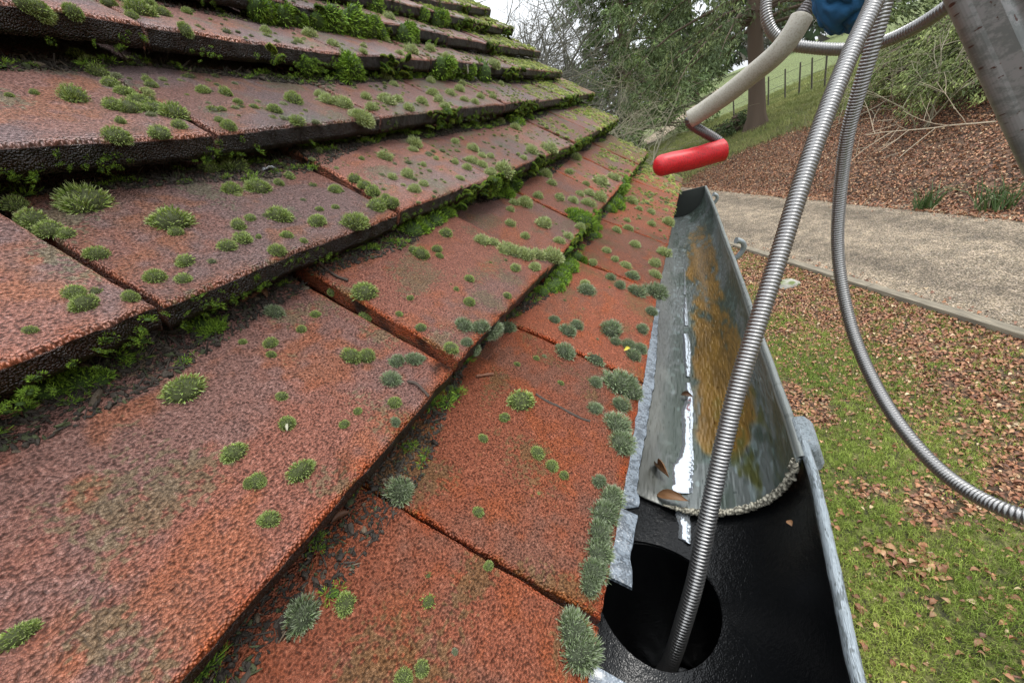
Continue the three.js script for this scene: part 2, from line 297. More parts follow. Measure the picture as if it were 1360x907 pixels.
// ------------------------------------------------------------------ gutter
const RIMY = EYE - 0.205, GR = 0.0625;
const rimPts = [[0.5, 0.031], [-0.1, 0.033], [-0.19, 0.0375], [-0.24, 0.0365], [-0.38, 0.030], [-0.48, 0.026], [-0.57, 0.0215], [-0.69, 0.0145], [-0.87, 0.006], [-1.0, -0.001], [-1.2, -0.014]];
const gx = (z) => { for (let i = 1; i < rimPts.length; i++) if (z >= rimPts[i][0]) { const [a, b] = rimPts[i - 1], [c, d] = rimPts[i]; return lerp(d, b, (z - c) / (a - c)) - GR; } return rimPts[rimPts.length - 1][1] - GR; };
const gy = (z) => RIMY + 0.004 * noise(z * 3, 2);
function trough(z0, z1, rIn, rOut, n, m, cx, cy, bead) {       // half-round shell with a closed thickness and a rolled outer bead
  const pos = [], uv = [], idx = [];
  const prof = [];
  for (let j = 0; j <= m; j++) { const a = Math.PI * j / m; prof.push([Math.cos(a) * rIn, -Math.sin(a) * rIn, j / m]); }          // outer rim (a = 0) -> inner rim
  for (let j = m; j >= 0; j--) { const a = Math.PI * j / m; prof.push([Math.cos(a) * rOut, -Math.sin(a) * rOut, j / m]); }
  if (bead) for (let j = 0; j <= 7; j++) { const a = Math.PI * (-0.35 + 1.15 * j / 7); prof.push([rOut + bead * 0.35 + Math.cos(a) * bead, 0.0 + Math.sin(a) * bead, 0]); }
  const P = prof.length;
  for (let i = 0; i <= n; i++) { const z = lerp(z0, z1, i / n); for (const [x, y, q] of prof) { const w = 0.0008 * fbm(x * 60, y * 60 + z * 30, z * 20, 2); pos.push(cx(z) + x * (1 + w * 10), cy(z) + y + w, z); uv.push(q, (z - z0) / (z1 - z0)); } }
  for (let i = 0; i < n; i++) for (let j = 0; j < P; j++) { const a = i * P + j, b = i * P + (j + 1) % P, c = a + P, d = b + P; idx.push(a, c, b, b, c, d); }
  for (const i of [0, n]) { for (let j = 0; j < m; j++) { const a = i * P + j, b = a + 1, c = i * P + (2 * m + 1 - j), d = c - 1; idx.push(a, b, c, b, d, c); } }
  const g = new THREE.BufferGeometry(); g.setAttribute('position', new THREE.Float32BufferAttribute(pos, 3)); g.setAttribute('uv', new THREE.Float32BufferAttribute(uv, 2)); g.setIndex(idx); g.computeVertexNormals(); return g;
}
const gutter = group('roof_gutter', 'grey metal half-round gutter with rusty stains along the tile edge', 'gutter');
const FAR0 = -0.205, FAR1 = -1.135;
{
  const a = periodic(32, 41), b = periodic(128, 42), c = periodic(16, 43), W = 1024, Hh = 1024;
  const f = (u, v) => 0.5 * c(u * 4, v * 12) + 0.3 * a(u * 16, v * 32) + 0.2 * b(u * 64, v * 128);
  const map = dataTex(W, Hh, (x, y, o) => {      // u: 0 outer rim .. 1 inner rim, v: 0 joint .. 1 far cap
    const u = x / W, v = y / Hh, n = f(u, v), m = 0.6 * a(u * 20 + v * 6, v * 30 - u * 14) + 0.4 * b(u * 60, v * 90);
    let r = 0.42, g = 0.45, bb = 0.45; const grime = smooth(0.45, 0.62, n); r -= 0.15 * grime; g -= 0.13 * grime; bb -= 0.16 * grime;
    const spang = smooth(0.6, 0.72, b(u * 40, v * 110) * 0.6 + m * 0.4); r += 0.10 * spang; g += 0.12 * spang; bb += 0.13 * spang;
    const band = Math.exp(-(((u - 0.33) / 0.15) ** 2)) * smooth(0.02, 0.1, v) * smooth(0.95, 0.6, v) * (0.55 + 0.9 * c(u * 3 + 2, v * 9 + 4));
    const rust = smooth(0.26, 0.56, band * (0.25 + 1.2 * m)); const dk = 0.75 + 0.5 * m; r = lerp(r, 0.52 * dk, rust * 0.88); g = lerp(g, 0.38 * dk, rust * 0.88); bb = lerp(bb, 0.14 * dk, rust * 0.88);
    const moss = smooth(0.52, 0.68, n * 0.5 + m * 0.5) * smooth(0.25, 0.05, v) * smooth(0.05, 0.2, u) * smooth(0.5, 0.25, u); r = lerp(r, 0.33, moss); g = lerp(g, 0.34, moss); bb = lerp(bb, 0.17, moss);
    const inner = smooth(0.55, 0.66, u + 0.05 * (m - 0.5)); const bk = 0.32 + 0.14 * n + 0.08 * (m - 0.5); r = lerp(r, bk, inner); g = lerp(g, bk * 1.02, inner); bb = lerp(bb, bk * 0.97, inner);
    const speck = b(u * 90 + 3, v * 127) > 0.93 ? -0.14 : 0; const ed = smooth(0.03, 0.012, u); r = lerp(r, 0.66, ed); g = lerp(g, 0.70, ed); bb = lerp(bb, 0.71, ed); o[0] = r + speck; o[1] = g + speck; o[2] = bb + speck;
  }, true);
  const bump = dataTex(512, 1024, (x, y, o) => { const u = x / 512, v = y / 1024; o[0] = o[1] = o[2] = 0.5 * f(u, v) + 0.5 * b(u * 128, v * 120); }, false);
  const galv = new THREE.MeshPhysicalMaterial({ map, color: lin(0.74, 0.73, 0.7), bumpMap: bump, bumpScale: 0.0012, roughness: 0.38, metalness: 0.2, clearcoat: 0.4, clearcoatRoughness: 0.2 });
  mesh('trough', trough(FAR0, FAR1, GR, GR + 0.0025, 90, 30, gx, gy, 0.0022), galv, gutter);
  const capG = new THREE.CylinderGeometry(GR + 0.001, GR + 0.001, 0.004, 32, 1, false, Math.PI / 2, Math.PI); capG.rotateX(Math.PI / 2);
  const capM = new THREE.MeshStandardMaterial({ color: lin(0.03, 0.035, 0.03), roughness: 0.6 });
  { const s = new THREE.Shape(); s.moveTo(GR, 0.002); s.absarc(0, 0, GR + 0.001, 0, -Math.PI, true); s.lineTo(GR, 0.002); const g = new THREE.ExtrudeGeometry(s, { depth: 0.004, bevelEnabled: false }); const o = mesh('end_cap', g, capM, gutter); o.position.set(gx(FAR1), gy(FAR1), FAR1 + 0.002); }
  // outlet length, bitumen black inside, with the outlet cut out of it
  const leadBump0 = dataTex(512, 512, (x, y, o) => { o[0] = o[1] = o[2] = 0.5 * a(x / 16, y / 16) + 0.5 * b(x / 4, y / 4); }, false, 3, 9);
  const black = new THREE.MeshPhysicalMaterial({ color: lin(0.004, 0.0043, 0.0047), roughness: 0.22, specularIntensity: 0.5, bumpMap: leadBump0, bumpScale: 0.00025 });
  const R2 = GR + 0.0032, cxN = (z) => gx(z) + 0.0005, cyN = (z) => gy(z) - 0.0008;
  const shell = trough(0.42, -0.225, R2, R2 + 0.003, 40, 30, cxN, cyN, 0);
  const OC = V(-0.043, 0, -0.137), OR = 0.0365;
  const ev = new Evaluator(); ev.useGroups = false; ev.attributes = ['position', 'normal', 'uv'];
  const A = new Brush(shell, black); A.updateMatrixWorld();
  const B = new Brush(new THREE.CylinderGeometry(OR, OR, 0.2, 40), black); B.position.set(OC.x, RIMY - 0.11, OC.z); B.updateMatrixWorld();
  const cut = ev.evaluate(A, B, SUBTRACTION);
  mesh('outlet_trough', cut.geometry, black, gutter);
  const pts = [[OR - 0.0015, -0.012], [OR - 0.0015, -0.4], [OR + 0.002, -0.4], [OR + 0.002, -0.012]].map(([x, y]) => new THREE.Vector2(x, y)); pts.push(pts[0].clone());
  { const P1 = new Brush(new THREE.CylinderGeometry(OR + 0.003, OR + 0.003, 0.36, 48), black); P1.position.set(OC.x, RIMY - 0.18, OC.z); P1.updateMatrixWorld();
    const P2 = new Brush(new THREE.CylinderGeometry(OR - 0.0005, OR - 0.0005, 0.5, 48), black); P2.position.copy(P1.position); P2.updateMatrixWorld();
    const tz = new THREE.CylinderGeometry(R2 + 0.0012, R2 + 0.0012, 0.4, 64); tz.rotateX(Math.PI / 2); const P3 = new Brush(tz, black); P3.position.set(cxN(OC.z), cyN(OC.z), OC.z); P3.updateMatrixWorld();
    const tb = new Brush(new THREE.BoxGeometry(0.3, 0.2, 0.3), black); tb.position.set(OC.x, RIMY + 0.095, OC.z); tb.updateMatrixWorld();
    const r1 = ev.evaluate(P1, P2, SUBTRACTION); r1.updateMatrixWorld(); const r2 = ev.evaluate(r1, P3, SUBTRACTION); r2.updateMatrixWorld(); const r3 = ev.evaluate(r2, tb, SUBTRACTION); mesh('outlet_pipe', r3.geometry, black, gutter); if (r3.position.length() > 0.001) { r3.updateMatrixWorld(); gutter.children[gutter.children.length - 1].applyMatrix4(r3.matrixWorld); } }
  { const dp = mesh('downpipe', new THREE.CylinderGeometry(0.036, 0.036, RIMY - 0.34, 28, 1, true), new THREE.MeshStandardMaterial({ color: lin(0.012, 0.012, 0.013), roughness: 0.5, side: THREE.DoubleSide }), gutter); dp.position.set(OC.x, (RIMY - 0.34) / 2, OC.z); }
  // standing water in the outlet
  const wg = new THREE.CircleGeometry(OR - 0.002, 40, 0, Math.PI * 2); const wg2 = new THREE.RingGeometry(0.0005, OR - 0.002, 64, 30); wg2.rotateX(-Math.PI / 2);
  { const p = wg2.attributes.position; for (let i = 0; i < p.count; i++) p.setY(i, 0.0011 * fbm(p.getX(i) * 160, 1, p.getZ(i) * 160, 2)); wg2.computeVertexNormals(); }
  const wat = mesh('water', wg2, new THREE.MeshPhysicalMaterial({ color: lin(0.004, 0.004, 0.003), roughness: 0.03, clearcoat: 1, clearcoatRoughness: 0.02 }), gutter); wat.position.set(OC.x, RIMY - GR - 0.17, OC.z);
  // the outlet length's flaking rim
  const flake = dataTex(256, 1024, (x, y, o) => { const n = 0.5 * a(x / 24, y / 24) + 0.5 * b(x / 6, y / 6); const k = smooth(0.36, 0.44, n); o[0] = lerp(0.38, 0.54, k); o[1] = lerp(0.41, 0.58, k); o[2] = lerp(0.42, 0.60, k); }, true);
  const rimMat = new THREE.MeshPhysicalMaterial({ map: flake, bumpMap: bump, bumpScale: 0.0006, roughness: 0.45, clearcoat: 0.3 });
  { const pos = [], uv = [], idx = [], n = 120, m = 12; for (let i = 0; i <= n; i++) { const z = lerp(0.42, -0.232, i / n); const wob = 1 + 0.25 * noise(z * 70, 3); for (let j = 0; j < m; j++) { const q = j / m * Math.PI * 2; pos.push(cxN(z) + R2 + 0.002 + Math.cos(q) * 0.0026 * wob, cyN(z) + 0.0005 + Math.sin(q) * 0.004 + 0.0006 * noise(z * 120, j), z); uv.push(j / m, z * 3); } }
    for (let i = 0; i < n; i++) for (let j = 0; j < m; j++) { const p = i * m + j, q = i * m + (j + 1) % m; idx.push(p, q, p + m, q, q + m, p + m); }
    const g = new THREE.BufferGeometry(); g.setAttribute('position', new THREE.Float32BufferAttribute(pos, 3)); g.setAttribute('uv', new THREE.Float32BufferAttribute(uv, 2)); g.setIndex(idx); g.computeVertexNormals(); mesh('rim', g, rimMat, gutter); }
  // lug with its bolt on the outside of the joint
  { const g = new RoundedBoxGeometry(0.013, 0.026, 0.03, 6, 0.006); const p = g.attributes.position; for (let i = 0; i < p.count; i++) { const x = p.getX(i), y = p.getY(i), z = p.getZ(i), k = 1 + 0.16 * fbm(x * 90, y * 90, z * 90 + 4, 3); p.setXYZ(i, x * k, y * k, z * k); } g.computeVertexNormals(); const o = mesh('joint_lug', g, rimMat, gutter); o.position.set(cxN(-0.225) + R2 + 0.0055, RIMY - 0.008, -0.228); o.rotation.z = 0.2; }
  // crust of old putty round the end of the upper length
  { const pos = [], idx = [], col = [], n = 260, m = 12, z0 = FAR0 + 0.001; const c1 = lin(0.46, 0.43, 0.34), c2 = lin(0.06, 0.055, 0.04); const cc = lin(0, 0, 0);
    for (let i = 0; i <= n; i++) { const th = lerp(0.02, Math.PI * 0.60, i / n), rr = GR - 0.001; const big = 0.0016 + 0.001 * noise(th * 14, 2) + 0.0012 * noise(th * 40, 5); for (let j = 0; j < m; j++) { const q = j / m * Math.PI * 2, bump2 = big * (1 + 0.55 * noise(th * 60, j * 0.9) + 0.4 * noise(th * 150, j * 1.6, 4)) * smooth(Math.PI * 0.62, Math.PI * 0.5, th) + 0.0004;
      const r = rr + Math.cos(q) * bump2; pos.push(gx(z0) + Math.cos(th) * r, gy(z0) - Math.sin(th) * r, z0 + Math.sin(q) * bump2 * 1.2); const k = smooth(0.1, 0.25, fbm(th * 30, j * 0.9, 2, 3) + 0.18); cc.copy(c1).lerp(c2, k); col.push(cc.r, cc.g, cc.b); } }
    for (let i = 0; i < n; i++) for (let j = 0; j < m; j++) { const p = i * m + j, q = i * m + (j + 1) % m; idx.push(p, p + m, q, q, p + m, q + m); }
    const g = new THREE.BufferGeometry(); g.setAttribute('position', new THREE.Float32BufferAttribute(pos, 3)); g.setAttribute('color', new THREE.Float32BufferAttribute(col, 3)); g.setIndex(idx); g.computeVertexNormals(); mesh('putty_crust', g, new THREE.MeshStandardMaterial({ vertexColors: true, roughness: 0.85 }), gutter); }
  // film of water along the bottom, pale mirror metal standing in for bright sky reflection; traced edges [z, left, right] in px of the photo, laid on the shell
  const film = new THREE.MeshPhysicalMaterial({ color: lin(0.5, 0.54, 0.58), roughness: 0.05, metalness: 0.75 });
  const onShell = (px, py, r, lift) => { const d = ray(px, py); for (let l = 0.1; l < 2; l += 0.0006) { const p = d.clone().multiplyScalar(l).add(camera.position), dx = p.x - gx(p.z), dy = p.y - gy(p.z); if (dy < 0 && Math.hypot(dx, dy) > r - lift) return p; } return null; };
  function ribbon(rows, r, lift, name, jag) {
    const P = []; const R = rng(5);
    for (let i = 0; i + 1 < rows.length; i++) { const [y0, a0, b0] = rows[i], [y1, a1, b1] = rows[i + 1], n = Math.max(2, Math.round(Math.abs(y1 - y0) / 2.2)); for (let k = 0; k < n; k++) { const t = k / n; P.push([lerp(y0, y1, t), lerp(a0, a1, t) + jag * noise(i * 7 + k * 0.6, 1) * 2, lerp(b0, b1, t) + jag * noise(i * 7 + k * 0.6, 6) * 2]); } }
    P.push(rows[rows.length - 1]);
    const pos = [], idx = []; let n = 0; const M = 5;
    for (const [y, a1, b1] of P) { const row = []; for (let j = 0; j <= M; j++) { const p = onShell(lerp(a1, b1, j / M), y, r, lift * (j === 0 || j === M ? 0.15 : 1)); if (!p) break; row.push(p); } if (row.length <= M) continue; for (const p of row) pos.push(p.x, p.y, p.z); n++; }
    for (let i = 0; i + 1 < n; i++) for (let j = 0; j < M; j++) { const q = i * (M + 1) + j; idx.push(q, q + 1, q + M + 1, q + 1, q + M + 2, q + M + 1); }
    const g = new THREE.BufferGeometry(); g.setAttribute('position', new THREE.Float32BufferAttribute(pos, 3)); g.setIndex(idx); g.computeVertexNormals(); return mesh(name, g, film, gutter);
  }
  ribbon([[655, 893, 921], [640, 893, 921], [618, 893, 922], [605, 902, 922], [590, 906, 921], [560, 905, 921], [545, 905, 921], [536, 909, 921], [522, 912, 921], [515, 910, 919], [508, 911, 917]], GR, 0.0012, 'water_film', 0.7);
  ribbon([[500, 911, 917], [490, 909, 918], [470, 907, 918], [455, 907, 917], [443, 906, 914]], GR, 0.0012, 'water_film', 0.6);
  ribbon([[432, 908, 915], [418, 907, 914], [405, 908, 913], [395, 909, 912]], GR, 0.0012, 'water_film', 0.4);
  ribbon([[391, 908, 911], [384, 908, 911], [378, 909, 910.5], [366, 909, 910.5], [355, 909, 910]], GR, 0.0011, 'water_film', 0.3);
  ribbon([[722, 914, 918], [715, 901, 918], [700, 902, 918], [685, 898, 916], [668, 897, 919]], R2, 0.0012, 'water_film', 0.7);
  // the drip sheet that hangs from under the tiles into the gutter
  const leadMap = dataTex(512, 512, (x, y, o) => { const n = 0.5 * a(x / 20, y / 20) + 0.5 * b(x / 5, y / 5); const k = smooth(0.3, 0.62, n); o[0] = lerp(0.34, 0.50, k); o[1] = lerp(0.37, 0.54, k); o[2] = lerp(0.40, 0.58, k); }, true);
  const leadBump = dataTex(512, 512, (x, y, o) => { o[0] = o[1] = o[2] = 0.5 * a(x / 20, y / 20) + 0.5 * b(x / 5, y / 5); }, false);
  const lead = new THREE.MeshPhysicalMaterial({ map: leadMap, bumpMap: leadBump, bumpScale: 0.0009, roughness: 0.25, clearcoat: 0.6, clearcoatRoughness: 0.15 });
  function apron(z0, z1, edge, m) { const pos = [], uv = [], idx = [], n = 90, M = 8; for (let i = 0; i <= n; i++) { const z = lerp(z0, z1, i / n), e = edge(z); for (const side of [0, 1]) for (let j = 0; j <= M; j++) { const t = j / M; const x = lerp(-0.125, e, t), y = EYE - 0.205 - 0.02 * t * t - (side ? 0.003 : 0) + 0.0012 * fbm(x * 60, z * 60, 1, 3); pos.push(x, y, z); uv.push(x * 12, z * 12); } }
    const S = M + 1, P = S * 2; for (let i = 0; i < n; i++) for (let j = 0; j < M; j++) { const q = i * P + j; idx.push(q, q + P, q + 1, q + 1, q + P, q + P + 1); const r = q + S; idx.push(r, r + 1, r + P, r + 1, r + P + 1, r + P); if (j === M - 1) { idx.push(q + 1, q + P + 1, r + 1, r + 1, q + P + 1, r + P + 1); } }
    const g = new THREE.BufferGeometry(); g.setAttribute('position', new THREE.Float32BufferAttribute(pos, 3)); g.setAttribute('uv', new THREE.Float32BufferAttribute(uv, 2)); g.setIndex(idx); g.computeVertexNormals(); mesh('drip_sheet', g, m, gutter); }
  apron(-0.168, -0.47, (z) => -0.0565 + 0.0016 * noise(z * 60, 3) + 0.001 * noise(z * 160, 7) - 0.008 * smooth(-0.3, -0.47, z) + 0.004 * smooth(-0.19, -0.172, z) - 0.01 * smooth(-0.172, -0.168, z), lead);
  apron(-0.118, -0.164, (z) => -0.053 + 0.002 * noise(z * 90, 3) + 0.003 * smooth(-0.135, -0.12, z), lead);
  apron(-0.02, -0.075, (z) => -0.046 + 0.003 * noise(z * 120, 5), lead);
  // brackets with their bolts, outside the rim
  for (const z of [-0.62, -0.98]) { const steel = new THREE.MeshStandardMaterial({ color: lin(0.32, 0.36, 0.37), roughness: 0.5, metalness: 0.4 });
    const c2 = new THREE.CatmullRomCurve3([V(0.0, -0.022, 0), V(0.012, -0.016, 0), V(0.02, -0.004, 0.001), V(0.0185, 0.006, 0.004), V(0.012, 0.011, 0.008)].map((p) => p.multiplyScalar(z < -0.8 ? 0.7 : 1))); const o = mesh('bracket', new THREE.TubeGeometry(c2, 14, 0.0036, 8), steel, gutter); o.position.set(gx(z) + GR + 0.001, RIMY, z);
    const h = mesh('bolt', new THREE.CylinderGeometry(0.005, 0.0045, 0.004, 6), steel, o); h.position.copy(c2.getPoint(1)); h.rotation.set(0.9, 0, 0.9); }
}
// curled leaves lying in the gutter
function curledLeaf(seed, len, wid, curl) {
  const n = 8, m = 4, pos = [], idx = [], col = []; const r = rng(seed);
  for (let i = 0; i <= n; i++) for (let j = -m; j <= m; j++) { const t = i / n, w = Math.sin(Math.PI * Math.pow(t, 0.8)) * wid * (1 + 0.12 * noise(i * 0.9, seed)), v = j / m; pos.push(v * w * Math.cos(curl * Math.abs(v)), w * Math.abs(v) * Math.sin(curl * Math.abs(v)) + len * 0.18 * Math.sin(t * 3) + 0.04 * len * noise(i * 0.8, j * 0.8, seed), (t - 0.5) * len); const k = 0.8 + 0.4 * noise(i, j, seed); col.push(k, k, k); }
  const q = 2 * m + 1; for (let i = 0; i < n; i++) for (let j = 0; j < 2 * m; j++) { const a = i * q + j; idx.push(a, a + q, a + 1, a + 1, a + q, a + q + 1); }
  const g = new THREE.BufferGeometry(); g.setAttribute('position', new THREE.Float32BufferAttribute(pos, 3)); g.setAttribute('color', new THREE.Float32BufferAttribute(col, 3)); g.setIndex(idx); g.computeVertexNormals(); return g;
}
{
  const m = new THREE.MeshStandardMaterial({ color: lin(0.26, 0.13, 0.055), roughness: 0.6, vertexColors: true, side: THREE.DoubleSide });
  const m2 = new THREE.MeshStandardMaterial({ color: lin(0.10, 0.05, 0.025), roughness: 0.5, vertexColors: true, side: THREE.DoubleSide });
  const put = (px, py, len, wid, curl, ry, rx, mat, label) => { const d = ray(px, py); let p; for (let l = 0.05; l < 2; l += 0.0005) { p = d.clone().multiplyScalar(l).add(camera.position); const dx = p.x - gx(p.z), dy = p.y - gy(p.z); if (dy < 0 && Math.hypot(dx, dy) > GR - 0.003) break; } const o = mesh('fallen_leaf', curledLeaf(px, len, wid, curl), mat); o.position.copy(p); o.rotation.set(rx, ry, 0.3); tag(o, label, 'leaf'); };
  put(881, 626, 0.02, 0.008, 1.3, 0.6, -0.2, m, 'curled brown leaf lying in the gutter beside the pale streak');
  put(913, 526, 0.013, 0.004, 0.7, 1.2, 0, m2, 'small dark leaf stuck in the pale streak of the gutter');
  put(893, 662, 0.024, 0.005, 0.6, 1.5, 0, m, 'orange brown leaf scrap at the joint of the gutter');
  put(1050, 695, 0.004, 0.0018, 0.4, 0.3, 0, m, 'tiny brown leaf scrap in the black outlet length of the gutter');
}

// ------------------------------------------------------------------ moss and litter on the tiles
const caster = new THREE.Raycaster();
function onTiles(px, py) { caster.set(camera.position, ray(px, py).normalize()); const h = caster.intersectObjects(tiles, false)[0]; if (!h) return null; return { p: h.point, n: h.face.normal.clone().transformDirection(h.object.matrixWorld), o: h.object, depth: h.point.clone().sub(camera.position).dot(ray(680, 453.5)) }; }
function mossGeometry(seed, o) {
  const r = rng(seed), pos = [], nor = [], col = [];
  // lumpy cushion body
  const lobes = []; for (let i = 0; i < o.lobes; i++) { const a = r() * 6.283, d = i ? o.spread * Math.sqrt(r()) : 0; lobes.push([Math.cos(a) * d, Math.sin(a) * d, (i ? 0.5 + 0.4 * r() : 1) * (1 - 0.4 * d)]); }
  const surf = (x, z) => { let h = -0.2; for (const [lx, lz, R] of lobes) { const d2 = (x - lx) ** 2 + (z - lz) ** 2; const q = R * R - d2; if (q > 0) h = Math.max(h, Math.sqrt(q) * o.tall); } return h; };
  const put = (p, c) => { pos.push(p.x, p.y, p.z); col.push(c.r, c.g, c.b); };
  const base = o.base, ring = 14, rows = 6, P = [];
  for (const [lx, lz, R] of lobes) {
    const grid = []; for (let j = 0; j <= rows; j++) { const row = []; for (let i = 0; i < ring; i++) { const th = i / ring * 6.283, ph = j / rows * 1.75; const k = R * (o.body ?? 0.74) * (1 + 0.1 * fbm(Math.cos(th) * 2 + seed, ph * 3, Math.sin(th) * 2, 2)); row.push(V(lx + Math.cos(th) * Math.sin(ph) * k, Math.cos(ph) * k * o.tall, lz + Math.sin(th) * Math.sin(ph) * k)); } grid.push(row); }
    for (let j = 0; j < rows; j++) for (let i = 0; i < ring; i++) { const a = grid[j][i], b = grid[j][(i + 1) % ring], c = grid[j + 1][i], d = grid[j + 1][(i + 1) % ring]; const cc = base.clone().multiplyScalar(0.75 + 0.5 * r()); for (const p of [a, b, c, b, d, c]) put(p, cc); }
  }
  const X = V(), Y = V();
  for (let i = 0; i < o.n; i++) {
    const [lx, lz, R] = lobes[Math.floor(r() * lobes.length)];
    const th = r() * 6.283, ph = Math.acos(1 - r() * 1.05), s = Math.sin(ph);
    const dir = V(Math.cos(th) * s, Math.cos(ph), Math.sin(th) * s), root = V(lx + dir.x * R * 0.72, dir.y * R * 0.72 * o.tall, lz + dir.z * R * 0.72);
    dir.x += (r() - 0.5) * o.mess; dir.y += (r() - 0.5) * o.mess + 0.12; dir.z += (r() - 0.5) * o.mess; dir.normalize();
    const len = o.len * (0.55 + 0.8 * r()), w = o.wid * (0.7 + 0.6 * r());
    X.set(r() - 0.5, r() - 0.5, r() - 0.5).cross(dir).normalize(); Y.crossVectors(dir, X);
    const bend = (r() - 0.3) * o.bend, mid = root.clone().addScaledVector(dir, len * 0.55).addScaledVector(Y, bend * len * 0.3), tip = root.clone().addScaledVector(dir, len).addScaledVector(Y, bend * len);
    const c0 = o.leaf.clone().lerp(o.leaf2, r()).multiplyScalar(0.75 + 0.5 * r()), ct = c0.clone().lerp(o.tip, o.tipMix * (0.3 + 0.7 * r()));
    const A = root.clone().addScaledVector(X, -w), B = root.clone().addScaledVector(X, w), C = mid.clone().addScaledVector(X, -w * 0.9), D = mid.clone().addScaledVector(X, w * 0.9);
    put(root, c0); put(C, c0); put(D, c0); put(C, c0); put(tip, ct); put(D, c0);
  }
  const g = new THREE.BufferGeometry(); g.setAttribute('position', new THREE.Float32BufferAttribute(pos, 3)); g.setAttribute('color', new THREE.Float32BufferAttribute(col, 3)); g.computeVertexNormals(); return g;
}
const green = { base: lin(0.04, 0.05, 0.012), leaf: lin(0.13, 0.21, 0.026), leaf2: lin(0.27, 0.35, 0.07), tip: lin(0.66, 0.68, 0.4) };
const silver = { base: lin(0.035, 0.045, 0.022), leaf: lin(0.09, 0.14, 0.05), leaf2: lin(0.19, 0.25, 0.11), tip: lin(0.66, 0.7, 0.55) };
const round = { base: lin(0.09, 0.11, 0.03), leaf: lin(0.22, 0.28, 0.07), leaf2: lin(0.42, 0.48, 0.2), tip: lin(0.7, 0.74, 0.5) };
const mat = { base: lin(0.03, 0.06, 0.006), leaf: lin(0.10, 0.2, 0.014), leaf2: lin(0.22, 0.36, 0.025), tip: lin(0.34, 0.46, 0.09) };
const STYLE = {
  g: [1, 2, 3, 4, 16, 17].map((s) => mossGeometry(s, { lobes: 2 + s % 3, spread: 0.55, tall: 0.8, n: 1050, mess: 0.9, len: 0.26, wid: 0.027, bend: 0.7, tipMix: 0.9, ...green })),
  d: [5, 6, 7].map((s) => mossGeometry(s, { lobes: 2 + s % 2, spread: 0.4, tall: 0.62, n: 1100, mess: 0.85, len: 0.36, wid: 0.024, bend: 0.6, tipMix: 0.85, ...silver })),
  r: [8, 9, 10].map((s) => mossGeometry(s, { lobes: 1 + s % 3, spread: 0.5, tall: 0.75, n: 620, mess: 0.75, len: 0.32, wid: 0.034, bend: 0.4, tipMix: 0.8, ...round })),
  m: [11, 12, 13].map((s) => mossGeometry(s, { lobes: 6, spread: 0.75, tall: 0.62, n: 1200, mess: 0.9, len: 0.24, wid: 0.03, bend: 0.6, tipMix: 0.5, ...mat })),
  s: [14, 15].map((s) => mossGeometry(s, { lobes: 1, spread: 0, tall: 0.55, n: 90, mess: 0.8, len: 0.4, wid: 0.06, bend: 0.6, tipMix: 0.4, ...green })),
};
const mossMat = new THREE.MeshStandardMaterial({ vertexColors: true, roughness: 0.85, side: THREE.DoubleSide });
